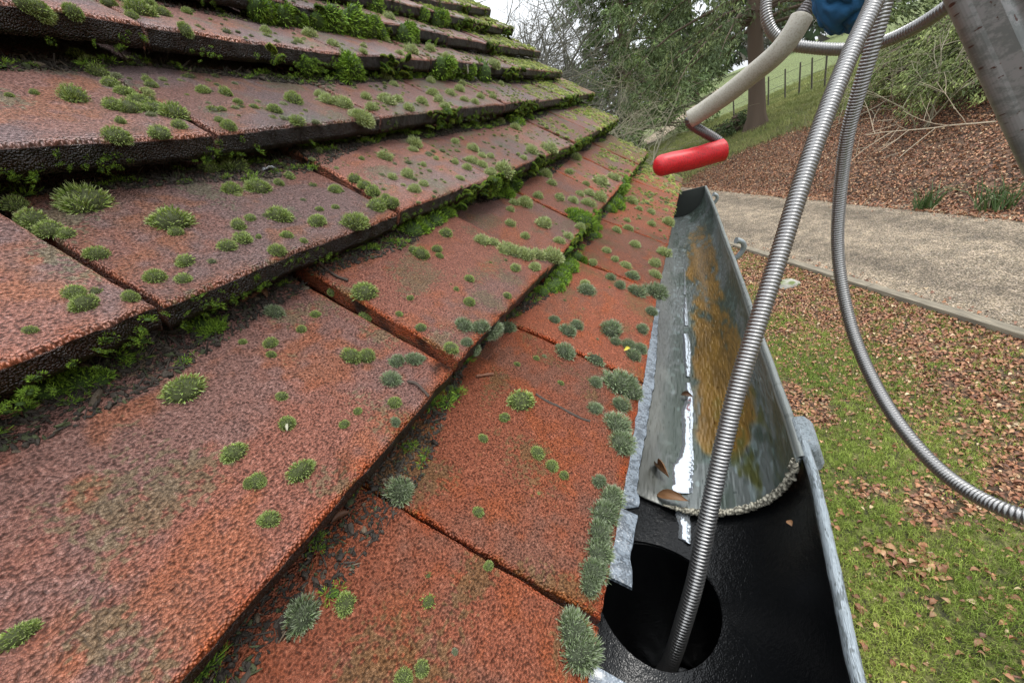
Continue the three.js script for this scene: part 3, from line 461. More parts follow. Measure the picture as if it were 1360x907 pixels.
// [x, y, radius] in photo pixels
const MOSS = {
  g: [[115, 265, 30, 1.25], [20, 270, 16], [42, 288, 20], [66, 302, 18], [88, 308, 13], [130, 335, 15], [98, 386, 16], [113, 401, 18], [173, 393, 12], [40, 437, 9], [229, 290, 26], [234, 307, 10], [246, 345, 14], [206, 366, 15], [243, 368, 12], [302, 325, 14], [322, 314, 14], [317, 298, 12], [332, 288, 9], [370, 285, 17], [421, 292, 15], [381, 311, 9], [403, 319, 6], [368, 332, 13], [343, 314, 5], [280, 222, 15], [312, 217, 22], [308, 250, 14], [342, 247, 17], [370, 242, 8], [375, 219, 6], [384, 233, 9], [446, 250, 9], [424, 277, 6], [445, 274, 6], [424, 200, 7],
    [98, 126, 19], [150, 138, 15], [172, 142, 16], [205, 142, 17], [232, 148, 20], [155, 178, 18], [212, 174, 16], [103, 72, 13], [118, 85, 15], [130, 95, 15], [148, 110, 13], [166, 121, 13], [184, 131, 13], [195, 105, 8], [201, 112, 9], [45, 122, 7], [12, 126, 6], [160, 160, 8], [238, 165, 12],
    [50, 10, 18], [96, 14, 13], [185, 12, 20], [195, 3, 14], [215, 16, 13], [175, 21, 10], [246, 38, 11], [248, 15, 8], [145, 3, 10], [30, 4, 12],
    [270, 119, 11], [299, 122, 10], [316, 134, 7], [294, 144, 6], [337, 141, 6], [390, 131, 14], [364, 144, 11], [394, 159, 13], [304, 167, 11], [291, 159, 7],
    [245, 512, 29], [359, 454, 11], [360, 470, 7], [400, 436, 8], [418, 416, 8], [322, 453, 6], [374, 525, 9], [310, 598, 18], [399, 622, 20], [330, 640, 9], [342, 636, 14], [358, 687, 15], [381, 560, 13], [458, 798, 17], [22, 841, 20], [466, 471, 16], [487, 471, 14], [475, 545, 7], [457, 562, 8], [524, 533, 11], [485, 419, 11], [484, 385, 20], [642, 581, 8], [635, 678, 9], [649, 750, 8], [691, 528, 22], [670, 553, 9], [714, 599, 12], [733, 617, 11], [749, 630, 8], [560, 885, 12], [536, 897, 14], [440, 386, 7], [530, 416, 6], [559, 434, 8], [545, 395, 6],
    [471, 294, 19], [501, 271, 17], [520, 268, 11], [484, 245, 10], [471, 237, 11], [495, 252, 12], [512, 262, 9], [444, 251, 10], [559, 336, 13], [548, 331, 8], [580, 330, 9], [583, 339, 6], [592, 308, 12], [623, 369, 9], [623, 400, 10], [606, 383, 5], [673, 392, 7], [684, 355, 9], [599, 460, 12], [687, 483, 5], [712, 475, 5], [745, 508, 5], [480, 210, 5]],
  d: [[364, 412, 14], [401, 814, 21], [526, 478, 12], [550, 475, 13], [519, 501, 15], [525, 559, 8], [530, 648, 18], [616, 430, 14], [638, 432, 14], [655, 436, 14], [620, 453, 9], [631, 462, 9], [673, 434, 11], [558, 434, 8],
    [779, 384, 12], [811, 367, 7], [840, 365, 9], [823, 378, 8], [846, 386, 12], [869, 386, 14], [865, 413, 8], [736, 424, 7], [754, 438, 11], [766, 431, 9], [811, 436, 15], [817, 453, 7], [853, 436, 9], [834, 457, 9], [841, 471, 10], [850, 462, 9], [750, 465, 13], [790, 477, 12], [822, 505, 22], [838, 517, 15], [791, 506, 9], [825, 536, 12], [820, 560, 18], [826, 585, 18], [790, 541, 10], [795, 638, 9], [813, 660, 17], [803, 680, 18], [797, 705, 17], [796, 730, 17], [790, 755, 17], [784, 775, 14], [764, 835, 24], [772, 862, 24], [560, 475, 6]],
  r: [[454, 137, 13], [435, 132, 12], [426, 126, 8], [481, 156, 15], [470, 150, 9], [514, 133, 12], [528, 131, 8], [486, 128, 8], [494, 142, 9], [452, 104, 6], [512, 103, 9], [523, 112, 6], [543, 143, 9], [560, 134, 8], [574, 125, 9], [582, 132, 8], [590, 140, 8], [571, 107, 6], [412, 45, 9], [353, 41, 7], [397, 55, 6], [443, 58, 8], [482, 68, 6], [483, 61, 5], [512, 53, 7], [545, 67, 11], [530, 70, 6], [571, 64, 9], [593, 75, 7], [516, 22, 8], [328, 20, 8], [414, 46, 6],
    [512, 207, 11], [550, 189, 11], [548, 198, 7], [562, 218, 5], [579, 210, 5], [541, 231, 10], [521, 234, 8], [550, 251, 9], [562, 244, 7], [610, 236, 6], [604, 187, 7], [627, 196, 9], [640, 206, 7], [651, 207, 6], [627, 213, 9], [640, 218, 8], [604, 215, 6], [620, 222, 7], [670, 225, 13], [691, 230, 9], [651, 228, 9], [665, 161, 7], [684, 169, 7], [610, 118, 8], [617, 132, 6], [638, 128, 6], [630, 135, 6], [654, 128, 6], [598, 124, 7], [572, 107, 6], [614, 111, 6], [665, 111, 5], [656, 85, 9],
    [728, 196, 12], [706, 199, 10], [695, 209, 6], [765, 209, 8], [724, 231, 9], [733, 243, 7], [715, 259, 8], [697, 269, 11], [683, 268, 8], [678, 278, 6], [743, 262, 8], [760, 265, 8], [770, 257, 7], [781, 256, 8], [782, 269, 10], [796, 240, 12], [796, 262, 10], [721, 296, 12], [678, 296, 8], [697, 313, 7], [743, 319, 8], [754, 312, 8], [770, 301, 7], [710, 354, 9], [685, 354, 8], [641, 318, 12], [655, 321, 9], [671, 330, 13], [685, 333, 13], [700, 337, 13], [714, 338, 11], [732, 339, 15],
    [838, 266, 9], [849, 277, 5], [865, 281, 7], [865, 297, 6], [887, 295, 9], [832, 292, 5], [818, 305, 7], [834, 303, 7], [843, 324, 8], [882, 334, 11], [869, 349, 9], [805, 332, 7], [816, 344, 6], [831, 352, 8], [841, 365, 8], [810, 367, 6], [869, 363, 9], [777, 376, 8], [788, 348, 6], [814, 235, 9], [778, 244, 5], [755, 228, 6]],
  m: [[430, 86, 18], [455, 82, 20], [514, 90, 15], [560, 88, 17], [582, 85, 17], [638, 91, 16], [350, 8, 18], [376, 16, 16], [440, 24, 18], [466, 28, 20], [490, 34, 16], [534, 42, 16], [498, 5, 12], [576, 21, 14], [673, 146, 12], [684, 157, 11], [700, 152, 7], [546, 297, 18], [574, 284, 17], [665, 247, 16], [772, 285, 14], [784, 296, 13], [785, 308, 10], [812, 266, 13], [821, 248, 13], [757, 344, 10], [737, 370, 14], [748, 358, 11], [108, 495, 22], [60, 510, 20], [270, 425, 17], [405, 82, 11], [418, 86, 14], [442, 86, 17], [468, 84, 14], [500, 89, 13], [528, 93, 12], [546, 91, 14], [596, 88, 11], [624, 92, 10], [338, 6, 12], [392, 21, 12], [420, 22, 12], [478, 33, 14], [505, 38, 12], [548, 45, 11], [560, 18, 9], [590, 24, 9], [560, 292, 16], [588, 278, 13], [656, 240, 13], [676, 243, 13], [765, 281, 12], [778, 290, 14], [790, 284, 11], [804, 272, 12], [816, 258, 14], [826, 243, 11], [742, 362, 14], [732, 376, 11], [754, 350, 12], [766, 338, 10], [720, 384, 9]],
};
const ordinal = ['', 'eaves tiles beside the gutter', 'second tile course above the gutter', 'third tile course above the gutter', 'fourth tile course above the gutter', 'fifth tile course above the gutter', 'uppermost tile courses in view', 'uppermost tile courses in view', 'uppermost tile courses in view', 'uppermost tile courses in view'];
const looks = { g: 'tufted green moss cushion', d: 'dark silvery moss cushion', r: 'rounded pale green moss cushion', m: 'vivid green moss mat' };
function courseOf(o) { const q = o.position; let best = 1, bd = 9; for (let k = 1; k <= 13; k++) { const d = courses[k].lipAt(q.z).distanceTo(q); if (d < bd) { bd = d; best = k; } } return best; }
const mossSpots = [], covered = [];
{
  const R = rng(909);
  for (const kind of ['g', 'd', 'r', 'm']) for (const [x, y, rad] of MOSS[kind]) {
    const h = onTiles(x, y + rad * (kind === 'm' ? 0.5 : 0.25)); if (!h) continue;
    const rw = rad * h.depth / 500, k = courseOf(h.o);
    if (rw > 0.05) continue;
    mossSpots.push({ kind, h, rw, k });
  }
  mossSpots.forEach(({ kind, h, rw, k }) => {
    const set = STYLE[kind], o = mesh('moss_cushion', set[Math.floor(R() * set.length)], mossMat);
    const up = h.n.clone().lerp(V(0.25, 1, 0).normalize(), kind === 'm' ? 0.2 : 0.35).normalize();
    o.quaternion.setFromUnitVectors(V(0, 1, 0), up).multiply(new THREE.Quaternion().setFromAxisAngle(V(0, 1, 0), R() * 6.28));
    const e = 0.85 + 0.3 * R(), b = kind === 'm' ? 1.25 : kind === 'r' ? 1.05 : kind === 'd' && k === 1 ? 1.15 : 0.95; o.scale.set(rw * b * e, rw * b * (1.0 + 0.35 * R()), rw * b / e);
    o.position.copy(h.p).addScaledVector(h.n, -rw * 0.06);
    const c = ordinal[Math.min(k, 9)];
    const size = rw > 0.0115 ? 'large ' : rw < 0.0062 ? 'small ' : 'medium '; tag(o, size + looks[kind] + (kind === 'm' ? ' against lips of the ' : ' on the ') + c, 'moss', size + looks[kind] + 's on the ' + c);
    covered.push([h.p, rw]);
  });
  console.log('moss cushions', mossSpots.length);
}

// twigs, a feather and scraps of leaf lying on the tiles
{
  const twigMat = new THREE.MeshStandardMaterial({ color: lin(0.05, 0.035, 0.026), roughness: 0.8 }), quill = new THREE.MeshStandardMaterial({ color: lin(0.75, 0.75, 0.72), roughness: 0.5 }), barkScrap = new THREE.MeshStandardMaterial({ color: lin(0.16, 0.07, 0.04), roughness: 0.8 });
  const lay = (name, label, cat, px, r, m, lift = 0.001) => { const P = px.map(([x, y]) => { const h = onTiles(x, y); return h && h.p.clone().addScaledVector(h.n, lift); }).filter(Boolean); if (P.length < 2) return; const c = new THREE.CatmullRomCurve3(P), g = new THREE.TubeGeometry(c, 24, r, 6), q = g.attributes.position; for (let i = 0; i < q.count; i++) q.setXYZ(i, q.getX(i) + r * 0.6 * noise(q.getX(i) * 600, q.getZ(i) * 600), q.getY(i) + r * 0.6 * noise(q.getY(i) * 600, 5, q.getZ(i) * 600), q.getZ(i)); g.computeVertexNormals(); tag(mesh(name, g, m), label, cat); };
  lay('twig', 'dark curved twig hanging over the lip of a red tile', 'twig', [[541, 508], [552, 511], [562, 520], [568, 527]], 0.0008, twigMat);
  lay('twig', 'thin dark twig lying along the crack in an eaves tile', 'twig', [[712, 524], [728, 534], [742, 540], [758, 549], [772, 556], [784, 560]], 0.0009, twigMat, 0.0002);
  lay('twig', 'short reddish twig in the gap below the raised tile', 'twig', [[632, 501], [645, 499], [655, 498]], 0.0011, barkScrap);
  lay('twig', 'bent twig poking out under the third course above a joint', 'twig', [[420, 345], [432, 358], [446, 368], [462, 374]], 0.0009, twigMat);
  lay('twig', 'brown stalk tucked under the third tile course', 'twig', [[320, 402], [334, 395], [346, 388]], 0.0013, barkScrap);
  lay('twig', 'long dark twig lying under the fifth tile course', 'twig', [[20, 70], [45, 76], [70, 84], [80, 88]], 0.0012, twigMat);
  lay('feather_quill', 'white curved feather quill on the tiles below a green moss mat', 'feather', [[619, 86], [620, 96], [624, 102], [633, 107]], 0.0016, quill, 0.002);
  for (const [x, y, l] of [[358, 229, 'small black and white feather scrap between moss cushions']]) { const h = onTiles(x, y); if (h) { const o = group('feather_scrap', l, 'feather', undefined, h.p.clone()); for (let i = 0; i < 7; i++) { const a = i * 0.9, g = curledLeaf(400 + i, 0.007, 0.0011, 0.4); const q = mesh('barb', g, new THREE.MeshStandardMaterial({ color: i % 2 ? lin(0.02, 0.02, 0.025) : lin(0.6, 0.62, 0.65), roughness: 0.6, side: THREE.DoubleSide }), o); q.position.set(0.002 * Math.cos(a), 0.002, 0.002 * Math.sin(a)); q.rotation.set(0.5 * Math.sin(a), a, 0.5); } } }
  for (const [x, y, c, l] of [[832, 466, [0.6, 0.5, 0.06], 'tiny yellow leaf beside silvery moss on an eaves tile'], [381, 569, [0.5, 0.48, 0.36], 'pale sliver of leaf on a red tile below a moss tuft'], [452, 690, [0.14, 0.06, 0.03], 'brown leaf wedged under the lip of the second tile course'], [350, 392, [0.2, 0.1, 0.05], 'curled brown leaf under the lip of the third tile course']]) { const h = onTiles(x, y); if (!h) continue; const o = mesh('leaf_scrap', curledLeaf(x, x === 381 ? 0.005 : 0.009, x === 381 ? 0.0007 : 0.002, 0.6), new THREE.MeshStandardMaterial({ color: lin(...c), roughness: 0.6, side: THREE.DoubleSide, vertexColors: true })); o.position.copy(h.p).addScaledVector(h.n, 0.0015); o.quaternion.setFromUnitVectors(V(0, 1, 0), h.n).multiply(new THREE.Quaternion().setFromAxisAngle(V(0, 1, 0), x)); tag(o, l, 'leaf'); }
}
// ------------------------------------------------------------------ drain auger: one long steel spring with its crank
const coilMat = (c, r) => new THREE.MeshStandardMaterial({ color: lin(...c), metalness: 0.9, roughness: r });
function coilGeometry(points, rad, pitch, seg = 12) {
  const curve = new THREE.CatmullRomCurve3(points, false, 'centripetal'), len = curve.getLength(), n = Math.ceil(len / pitch * 6);
  curve.arcLengthDivisions = 600;
  const fr = curve.computeFrenetFrames(n, false), pos = [], idx = [], nor = [], rw = pitch * 0.62;
  for (let i = 0; i <= n; i++) { const p = curve.getPointAt(i / n), s = i / n * len;
    for (let j = 0; j < seg; j++) { const a = j / seg * 6.28318; let q = s / pitch - j / seg; q -= Math.floor(q); const d = (q - 0.5) * 2, r = rad - rw + rw * Math.sqrt(Math.max(0, 1 - d * d));
      const c = Math.cos(a) * r, e = Math.sin(a) * r; pos.push(p.x + fr.normals[i].x * c + fr.binormals[i].x * e, p.y + fr.normals[i].y * c + fr.binormals[i].y * e, p.z + fr.normals[i].z * c + fr.binormals[i].z * e); } }
  for (let i = 0; i < n; i++) for (let j = 0; j < seg; j++) { const a = i * seg + j, b = i * seg + (j + 1) % seg; idx.push(a, b, a + seg, b, b + seg, a + seg); }
  const g = new THREE.BufferGeometry(); g.setAttribute('position', new THREE.Float32BufferAttribute(pos, 3)); g.setIndex(idx); g.computeVertexNormals(); return g;
}
const auger = group('drain_auger', 'coiled steel drain auger with grey crank and red grip fed into the gutter outlet', 'drain auger');
{
  const steel = coilMat([0.29, 0.285, 0.28], 0.36), dull = coilMat([0.29, 0.285, 0.28], 0.4);
  const P = (l) => l.map(([x, y, d]) => at(x, y, d));
  const main = P([[1190, -90, 0.243], [1166, -8, 0.238], [1128, 75, 0.234], [1094, 160, 0.23], [1063, 250, 0.227], [1035, 340, 0.225], [1008, 425, 0.224], [980, 515, 0.225], [957, 610, 0.227], [940, 690, 0.229], [924, 770, 0.232], [907, 830, 0.238], [890, 880, 0.247], [868, 915, 0.262]]);
  const end = main[main.length - 1].clone(); main.push(end.clone().add(V(-0.006, -0.05, 0.002)), end.clone().add(V(-0.004, -0.16, -0.004)));
  mesh('cable', coilGeometry(main, 0.0053, 0.0022), steel, auger);
  mesh('cable', coilGeometry(P([[1240, -200, 0.25], [1182, -20, 0.268], [1166, 40, 0.278], [1146, 105, 0.295], [1127, 175, 0.32], [1117, 250, 0.35], [1113, 320, 0.37], [1118, 375, 0.375], [1133, 440, 0.37], [1160, 505, 0.35], [1200, 570, 0.32], [1250, 625, 0.295], [1300, 660, 0.27], [1355, 684, 0.25], [1440, 702, 0.235], [1540, 715, 0.23]]).concat([V(0.36, 2.55, 0.02), V(0.42, 2.2, 0.1), V(0.44, 1.2, 0.16), V(0.47, 0.3, 0.2), V(0.6, 0.02, 0.3), V(0.95, 0.015, 0.45)]), 0.0053, 0.0022), dull, auger);
  mesh('cable', coilGeometry(P([[1040, -120, 0.43], [1021, -20, 0.44], [1018, 20, 0.445], [1027, 44, 0.45], [1048, 58, 0.45], [1085, 64, 0.44], [1130, 65, 0.42], [1175, 55, 0.39], [1220, 34, 0.36], [1265, 4, 0.33], [1330, -50, 0.3]]), 0.0063, 0.0027), dull, auger);
  // crank: grey hose over the spring, a bare bend, a red grip
  const dark = coilMat([0.16, 0.15, 0.15], 0.45);
  mesh('cable', coilGeometry(P([[1170, -130, 0.33], [1120, -50, 0.37], [1092, -14, 0.385], [1074, 10, 0.395], [1056, 34, 0.402]]), 0.0078, 0.0027), dark, auger);
  mesh('cable', coilGeometry(P([[930, 150, 0.49], [916, 160, 0.5], [921, 167, 0.503], [934, 175, 0.505], [948, 183, 0.507], [957, 190, 0.508], [960, 197, 0.508], [952, 202, 0.508], [930, 209, 0.51], [900, 217, 0.51]]), 0.0062, 0.0027), dark, auger);
  function hose(points, rOut, rIn, name, m, closeEnd) {
    const curve = new THREE.CatmullRomCurve3(points, false, 'centripetal'), n = 60, seg = 28, fr = curve.computeFrenetFrames(n, false), pos = [], idx = [], huv = []; let rows = 0;
    const ringAt = (t, r) => { const p = curve.getPointAt(clamp(t)), i = Math.round(clamp(t) * n); for (let j = 0; j < seg; j++) { const a = j / seg * 6.28318, w = 1 + 0.03 * noise(t * 9, Math.cos(a) * 1.5, Math.sin(a) * 1.5) + 0.012 * noise(t * 60, Math.cos(a) * 4, Math.sin(a) * 4); const v = p.clone().addScaledVector(fr.normals[i], Math.cos(a) * r * w).addScaledVector(fr.binormals[i], Math.sin(a) * r * w); pos.push(v.x, v.y, v.z); huv.push(j / seg * 2, t * 5); } rows++; };
    ringAt(0.08, rIn); ringAt(0.0, rIn); ringAt(0, rIn + (rOut - rIn) * 0.7); ringAt(0.006, rOut);
    const L = curve.getLength(), capT = closeEnd ? 1 - rOut * 0.9 / L : 0.994;
    for (let i = 1; i <= 40; i++) ringAt(lerp(0.006, capT, i / 40), rOut);
    if (closeEnd) { for (let i = 1; i <= 8; i++) { const a = i / 8 * Math.PI / 2; ringAt(capT + (1 - capT) * Math.sin(a), rOut * Math.max(0.02, Math.cos(a))); } } else { ringAt(1, rIn + (rOut - rIn) * 0.7); ringAt(1, rIn); ringAt(0.92, rIn); }
    for (let i = 0; i + 1 < rows; i++) for (let j = 0; j < seg; j++) { const a = i * seg + j, b = i * seg + (j + 1) % seg; idx.push(a, b, a + seg, b, b + seg, a + seg); }
    const g = new THREE.BufferGeometry(); g.setAttribute('position', new THREE.Float32BufferAttribute(pos, 3)); g.setAttribute('uv', new THREE.Float32BufferAttribute(huv, 2)); g.setIndex(idx); g.computeVertexNormals(); return mesh(name, g, m, auger);
  }
  const scuff = (c1, c2, seed, sc) => { const a = periodic(32, seed), b = periodic(128, seed + 1); return dataTex(256, 256, (x, y, o) => { const k = smooth(0.5, 0.75, 0.6 * a(x / 8, y / 8) + 0.4 * b(x / 2, y / 2)); for (let i = 0; i < 3; i++) o[i] = lerp(c1[i], c2[i], k); }, true, sc, sc); };
  const greyHose = new THREE.MeshPhysicalMaterial({ map: scuff([0.65, 0.63, 0.58], [0.57, 0.55, 0.49], 411, 1), roughness: 0.5 });
  const redGrip = new THREE.MeshPhysicalMaterial({ map: scuff([0.80, 0.10, 0.14], [0.60, 0.13, 0.13], 413, 1), roughness: 0.45 });
  hose(P([[1066, 22, 0.397], [1056, 40, 0.402], [1035, 68, 0.415], [1000, 98, 0.44], [962, 128, 0.468], [935, 147, 0.488], [916, 159, 0.5]]), 0.0112, 0.0079, 'sleeve', greyHose, false);
  hose(P([[961, 199, 0.508], [940, 205, 0.509], [915, 212, 0.51], [890, 217, 0.512], [868, 223, 0.514]]), 0.0138, 0.0095, 'grip', redGrip, true);
}
// blue cloth bundled round the springs
{
  const g = new THREE.SphereGeometry(1, 96, 64), p = g.attributes.position;
  for (let i = 0; i < p.count; i++) { const x = p.getX(i), y = p.getY(i), z = p.getZ(i); const k = 1 + 0.10 * fbm(x * 1.6, y * 1.2, z * 1.6, 3) - 0.16 * Math.pow(1 - Math.abs(noise(x * 2.6 + 5, y * 1.3, z * 2.6)), 6) + 0.05 * noise(x * 7, y * 4, z * 7); p.setXYZ(i, x * k, y * k, z * k); }
  g.computeVertexNormals();
  const a = periodic(64, 61); const weave = dataTex(256, 256, (x, y, o) => { const v = 0.5 + 0.25 * Math.sin(x * 1.57) * Math.sin(y * 1.57) + 0.25 * a(x / 4, y / 4); o[0] = o[1] = o[2] = v; }, false, 6, 6);
  const o = mesh('blue_cloth', g, new THREE.MeshPhysicalMaterial({ color: lin(0.012, 0.11, 0.26), roughness: 0.75, sheen: 0.3, bumpMap: weave, bumpScale: 0.0006 }));
  o.position.copy(at(1138, -28, 0.30)); o.scale.set(0.03, 0.036, 0.03); tag(o, 'crumpled blue cloth bundled behind the steel springs', 'cloth');
}
// ladder: the near rail shows at the top right
{
  const A = at(1252, 0, 0.30), B = at(1360, 235, 0.31), D = B.clone().sub(A).normalize();
  const ladder = group('ladder', 'scuffed grey metal ladder with rust spots leaning beside the gutter', 'ladder');
  const top = A.clone().addScaledVector(D, -0.5), t = top.y / -D.y, foot = top.clone().addScaledVector(D, t), L = top.distanceTo(foot);
  const a = periodic(64, 71), b = periodic(256, 72), c = periodic(16, 73);
  const map = dataTex(512, 1024, (x, y, o) => { const n = 0.6 * a(x / 8, y / 8) + 0.4 * b(x / 2, y / 2), m = c(x / 32, y / 64); const k = smooth(0.35, 0.65, n * 0.6 + m * 0.4); o[0] = lerp(0.42, 0.53, k); o[1] = lerp(0.43, 0.525, k); o[2] = lerp(0.42, 0.52, k); const rr = smooth(0.85, 0.9, a(x / 9 + 3, y / 14 + 5) * 0.85 + b(x / 3, y / 3) * 0.15); o[0] = lerp(o[0], 0.26, rr); o[1] = lerp(o[1], 0.15, rr); o[2] = lerp(o[2], 0.12, rr); }, true);
  const metal = new THREE.MeshPhysicalMaterial({ map, roughness: 0.42, metalness: 0.2, clearcoat: 0.2, clearcoatRoughness: 0.3 });
  const view = A.clone().sub(camera.position).normalize();
  const xd = V().crossVectors(D, view).normalize(); if (xd.dot(V(1, 0, -0.4)) < 0) xd.negate();      // across the picture
  const zd = V().crossVectors(xd, D).normalize();
  const sh = new THREE.Shape(); const w = 0.076, dp = 0.032, r = 0.012; sh.moveTo(r, 0); sh.lineTo(w * 0.3, -0.002); sh.quadraticCurveTo(w * 0.36, 0.004, w * 0.42, -0.001); sh.lineTo(w - r, 0); sh.quadraticCurveTo(w, 0, w, r); sh.lineTo(w, dp - r); sh.quadraticCurveTo(w, dp, w - r, dp); sh.lineTo(r, dp); sh.quadraticCurveTo(0, dp, 0, dp - r); sh.lineTo(0, r); sh.quadraticCurveTo(0, 0, r, 0);
  const g = new THREE.ExtrudeGeometry(sh, { depth: L, steps: 1, bevelEnabled: false, curveSegments: 10 });
  const M = new THREE.Matrix4();
  const side = view.dot(zd) > 0 ? 1 : -1; const zz = zd.clone().multiplyScalar(side), dd = V().crossVectors(xd, zz);
  const start = dd.dot(D) > 0 ? top : foot; M.makeBasis(xd, zz, dd).setPosition(start);
  { const u = g.attributes.uv, p = g.attributes.position; for (let i = 0; i < u.count; i++) u.setXY(i, (p.getX(i) + p.getY(i)) * 6, p.getZ(i) * 3); }
  g.applyMatrix4(M); mesh('rail', g, metal, ladder);
  const off = V(0.0, 0, 0.62); const g2 = g.clone().translate(off.x, off.y, off.z); mesh('rail', g2, metal, ladder);
  for (let i = 1; i < 11; i++) { const p = foot.clone().addScaledVector(D, -0.27 * i).addScaledVector(xd, w / 2).addScaledVector(zz, dp / 2); const gg = new THREE.CylinderGeometry(0.014, 0.014, 0.62, 14); gg.rotateX(Math.PI / 2); gg.translate(p.x, p.y, p.z + 0.31); mesh('rung', gg, metal, ladder); }
}
// ------------------------------------------------------------------ dark crumbs and dead moss under the lips
{
  const R = rng(4242), items = [];
  const crumb = mergeVertices(new THREE.IcosahedronGeometry(1, 1)); { const p = crumb.attributes.position; for (let i = 0; i < p.count; i++) { const k = 0.75 + 0.5 * R(); p.setXYZ(i, p.getX(i) * k, p.getY(i) * k * 0.75, p.getZ(i) * k); } crumb.computeVertexNormals(); }
  const flat = crumb.toNonIndexed(); flat.computeVertexNormals();
  caster.far = 0.2;
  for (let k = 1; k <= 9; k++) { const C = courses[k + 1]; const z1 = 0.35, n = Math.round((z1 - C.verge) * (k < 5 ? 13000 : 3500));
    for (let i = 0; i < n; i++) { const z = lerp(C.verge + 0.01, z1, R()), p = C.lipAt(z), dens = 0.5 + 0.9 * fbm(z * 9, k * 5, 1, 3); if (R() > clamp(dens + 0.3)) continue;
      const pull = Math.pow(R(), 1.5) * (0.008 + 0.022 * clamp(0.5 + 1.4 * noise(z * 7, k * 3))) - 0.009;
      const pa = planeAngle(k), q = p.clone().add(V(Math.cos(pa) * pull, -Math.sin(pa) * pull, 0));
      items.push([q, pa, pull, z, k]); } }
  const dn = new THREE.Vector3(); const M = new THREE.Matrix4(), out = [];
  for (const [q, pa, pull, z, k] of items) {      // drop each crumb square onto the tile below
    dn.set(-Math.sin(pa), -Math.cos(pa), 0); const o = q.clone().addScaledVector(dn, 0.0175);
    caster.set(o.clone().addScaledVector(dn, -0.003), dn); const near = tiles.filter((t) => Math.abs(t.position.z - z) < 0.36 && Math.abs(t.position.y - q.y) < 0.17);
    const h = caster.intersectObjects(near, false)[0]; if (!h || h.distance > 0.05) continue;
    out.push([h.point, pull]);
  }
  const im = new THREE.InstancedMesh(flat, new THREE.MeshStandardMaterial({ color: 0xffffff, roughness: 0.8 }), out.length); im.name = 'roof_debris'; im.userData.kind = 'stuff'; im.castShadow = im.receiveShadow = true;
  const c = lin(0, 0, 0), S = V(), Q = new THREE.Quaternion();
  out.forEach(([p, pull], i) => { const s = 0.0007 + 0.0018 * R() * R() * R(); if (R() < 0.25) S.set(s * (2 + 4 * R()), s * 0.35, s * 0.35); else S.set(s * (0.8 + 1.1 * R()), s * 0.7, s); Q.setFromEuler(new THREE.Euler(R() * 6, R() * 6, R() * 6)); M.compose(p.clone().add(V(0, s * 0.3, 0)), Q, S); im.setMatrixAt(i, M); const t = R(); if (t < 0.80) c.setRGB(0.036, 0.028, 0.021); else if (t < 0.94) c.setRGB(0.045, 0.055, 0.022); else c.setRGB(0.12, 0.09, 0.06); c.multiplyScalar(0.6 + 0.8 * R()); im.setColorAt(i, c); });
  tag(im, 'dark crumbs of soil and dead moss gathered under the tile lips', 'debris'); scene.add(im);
  // dark moss tufts among the crumbs
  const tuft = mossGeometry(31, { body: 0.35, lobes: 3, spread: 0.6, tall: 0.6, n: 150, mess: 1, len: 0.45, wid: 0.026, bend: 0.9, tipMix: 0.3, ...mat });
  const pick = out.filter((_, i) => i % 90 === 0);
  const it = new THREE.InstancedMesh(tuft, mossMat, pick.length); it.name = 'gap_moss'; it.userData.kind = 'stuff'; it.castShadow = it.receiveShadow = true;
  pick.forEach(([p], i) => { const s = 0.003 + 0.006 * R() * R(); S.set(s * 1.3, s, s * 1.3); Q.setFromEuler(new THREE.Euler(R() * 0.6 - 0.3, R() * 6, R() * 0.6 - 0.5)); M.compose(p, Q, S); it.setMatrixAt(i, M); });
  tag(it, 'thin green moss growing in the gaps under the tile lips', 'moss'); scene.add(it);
  // dark green moss clinging to the lip faces
  { const F = []; for (let k = 2; k <= 9; k++) for (let i = 0; i < (k < 6 ? 700 : 300); i++) { const z = lerp(courses[k].verge + 0.01, 0.3, R()); const d = fbm(z * 7 + k * 11, 4, k, 3) + (k === 3 ? 0.16 : k === 2 ? -0.06 : 0.05); if (R() > smooth(-0.02, 0.24, d)) continue; const pa = planeAngle(k) - (k === 1 ? 0.195 : 0.262), p = courses[k].lipAt(z), dn = 0.004 + 0.012 * R(); F.push(p.add(V(-Math.sin(pa) * dn + Math.cos(pa) * 0.0005, -Math.cos(pa) * dn - Math.sin(pa) * 0.0005, 0))); }
    const lipTuft = mossGeometry(33, { body: 0.35, lobes: 2, spread: 0.6, tall: 0.7, n: 130, mess: 1, len: 0.45, wid: 0.03, bend: 0.9, tipMix: 0.3, ...mat });
    const fm = new THREE.InstancedMesh(lipTuft, mossMat, F.length); fm.name = 'lip_moss'; fm.userData.kind = 'stuff'; fm.castShadow = fm.receiveShadow = true;
    F.forEach((p, i) => { const s = 0.0016 + 0.0034 * R() * R(); S.set(s, s, s); Q.setFromEuler(new THREE.Euler((R() - 0.5) * 0.8, R() * 6, -0.9 + (R() - 0.5) * 0.8)); M.compose(p, Q, S); fm.setMatrixAt(i, M); }); tag(fm, 'short green moss clinging to the broken front edges of the tiles', 'moss'); scene.add(fm); }
  { const F = []; for (let k = 2; k <= 8; k++) for (let i = 0; i < 420; i++) { const z = lerp(courses[k].verge + 0.02, -0.28, R()); if (R() > smooth(0.02, 0.2, fbm(z * 6 + k * 3.7, 9, k, 2) + (k < 4 ? 0.1 : 0.02))) continue; const pa = planeAngle(k) - 0.27, p = courses[k].lipAt(z), dn = -0.002 + 0.02 * R(); F.push(p.add(V(-Math.sin(pa) * dn + Math.cos(pa) * 0.002, -Math.cos(pa) * dn - Math.sin(pa) * 0.002, 0))); }
    const vm = new THREE.InstancedMesh(STYLE.m[1], mossMat, F.length); vm.name = 'moss_fringe'; vm.userData.kind = 'stuff'; vm.castShadow = vm.receiveShadow = true;
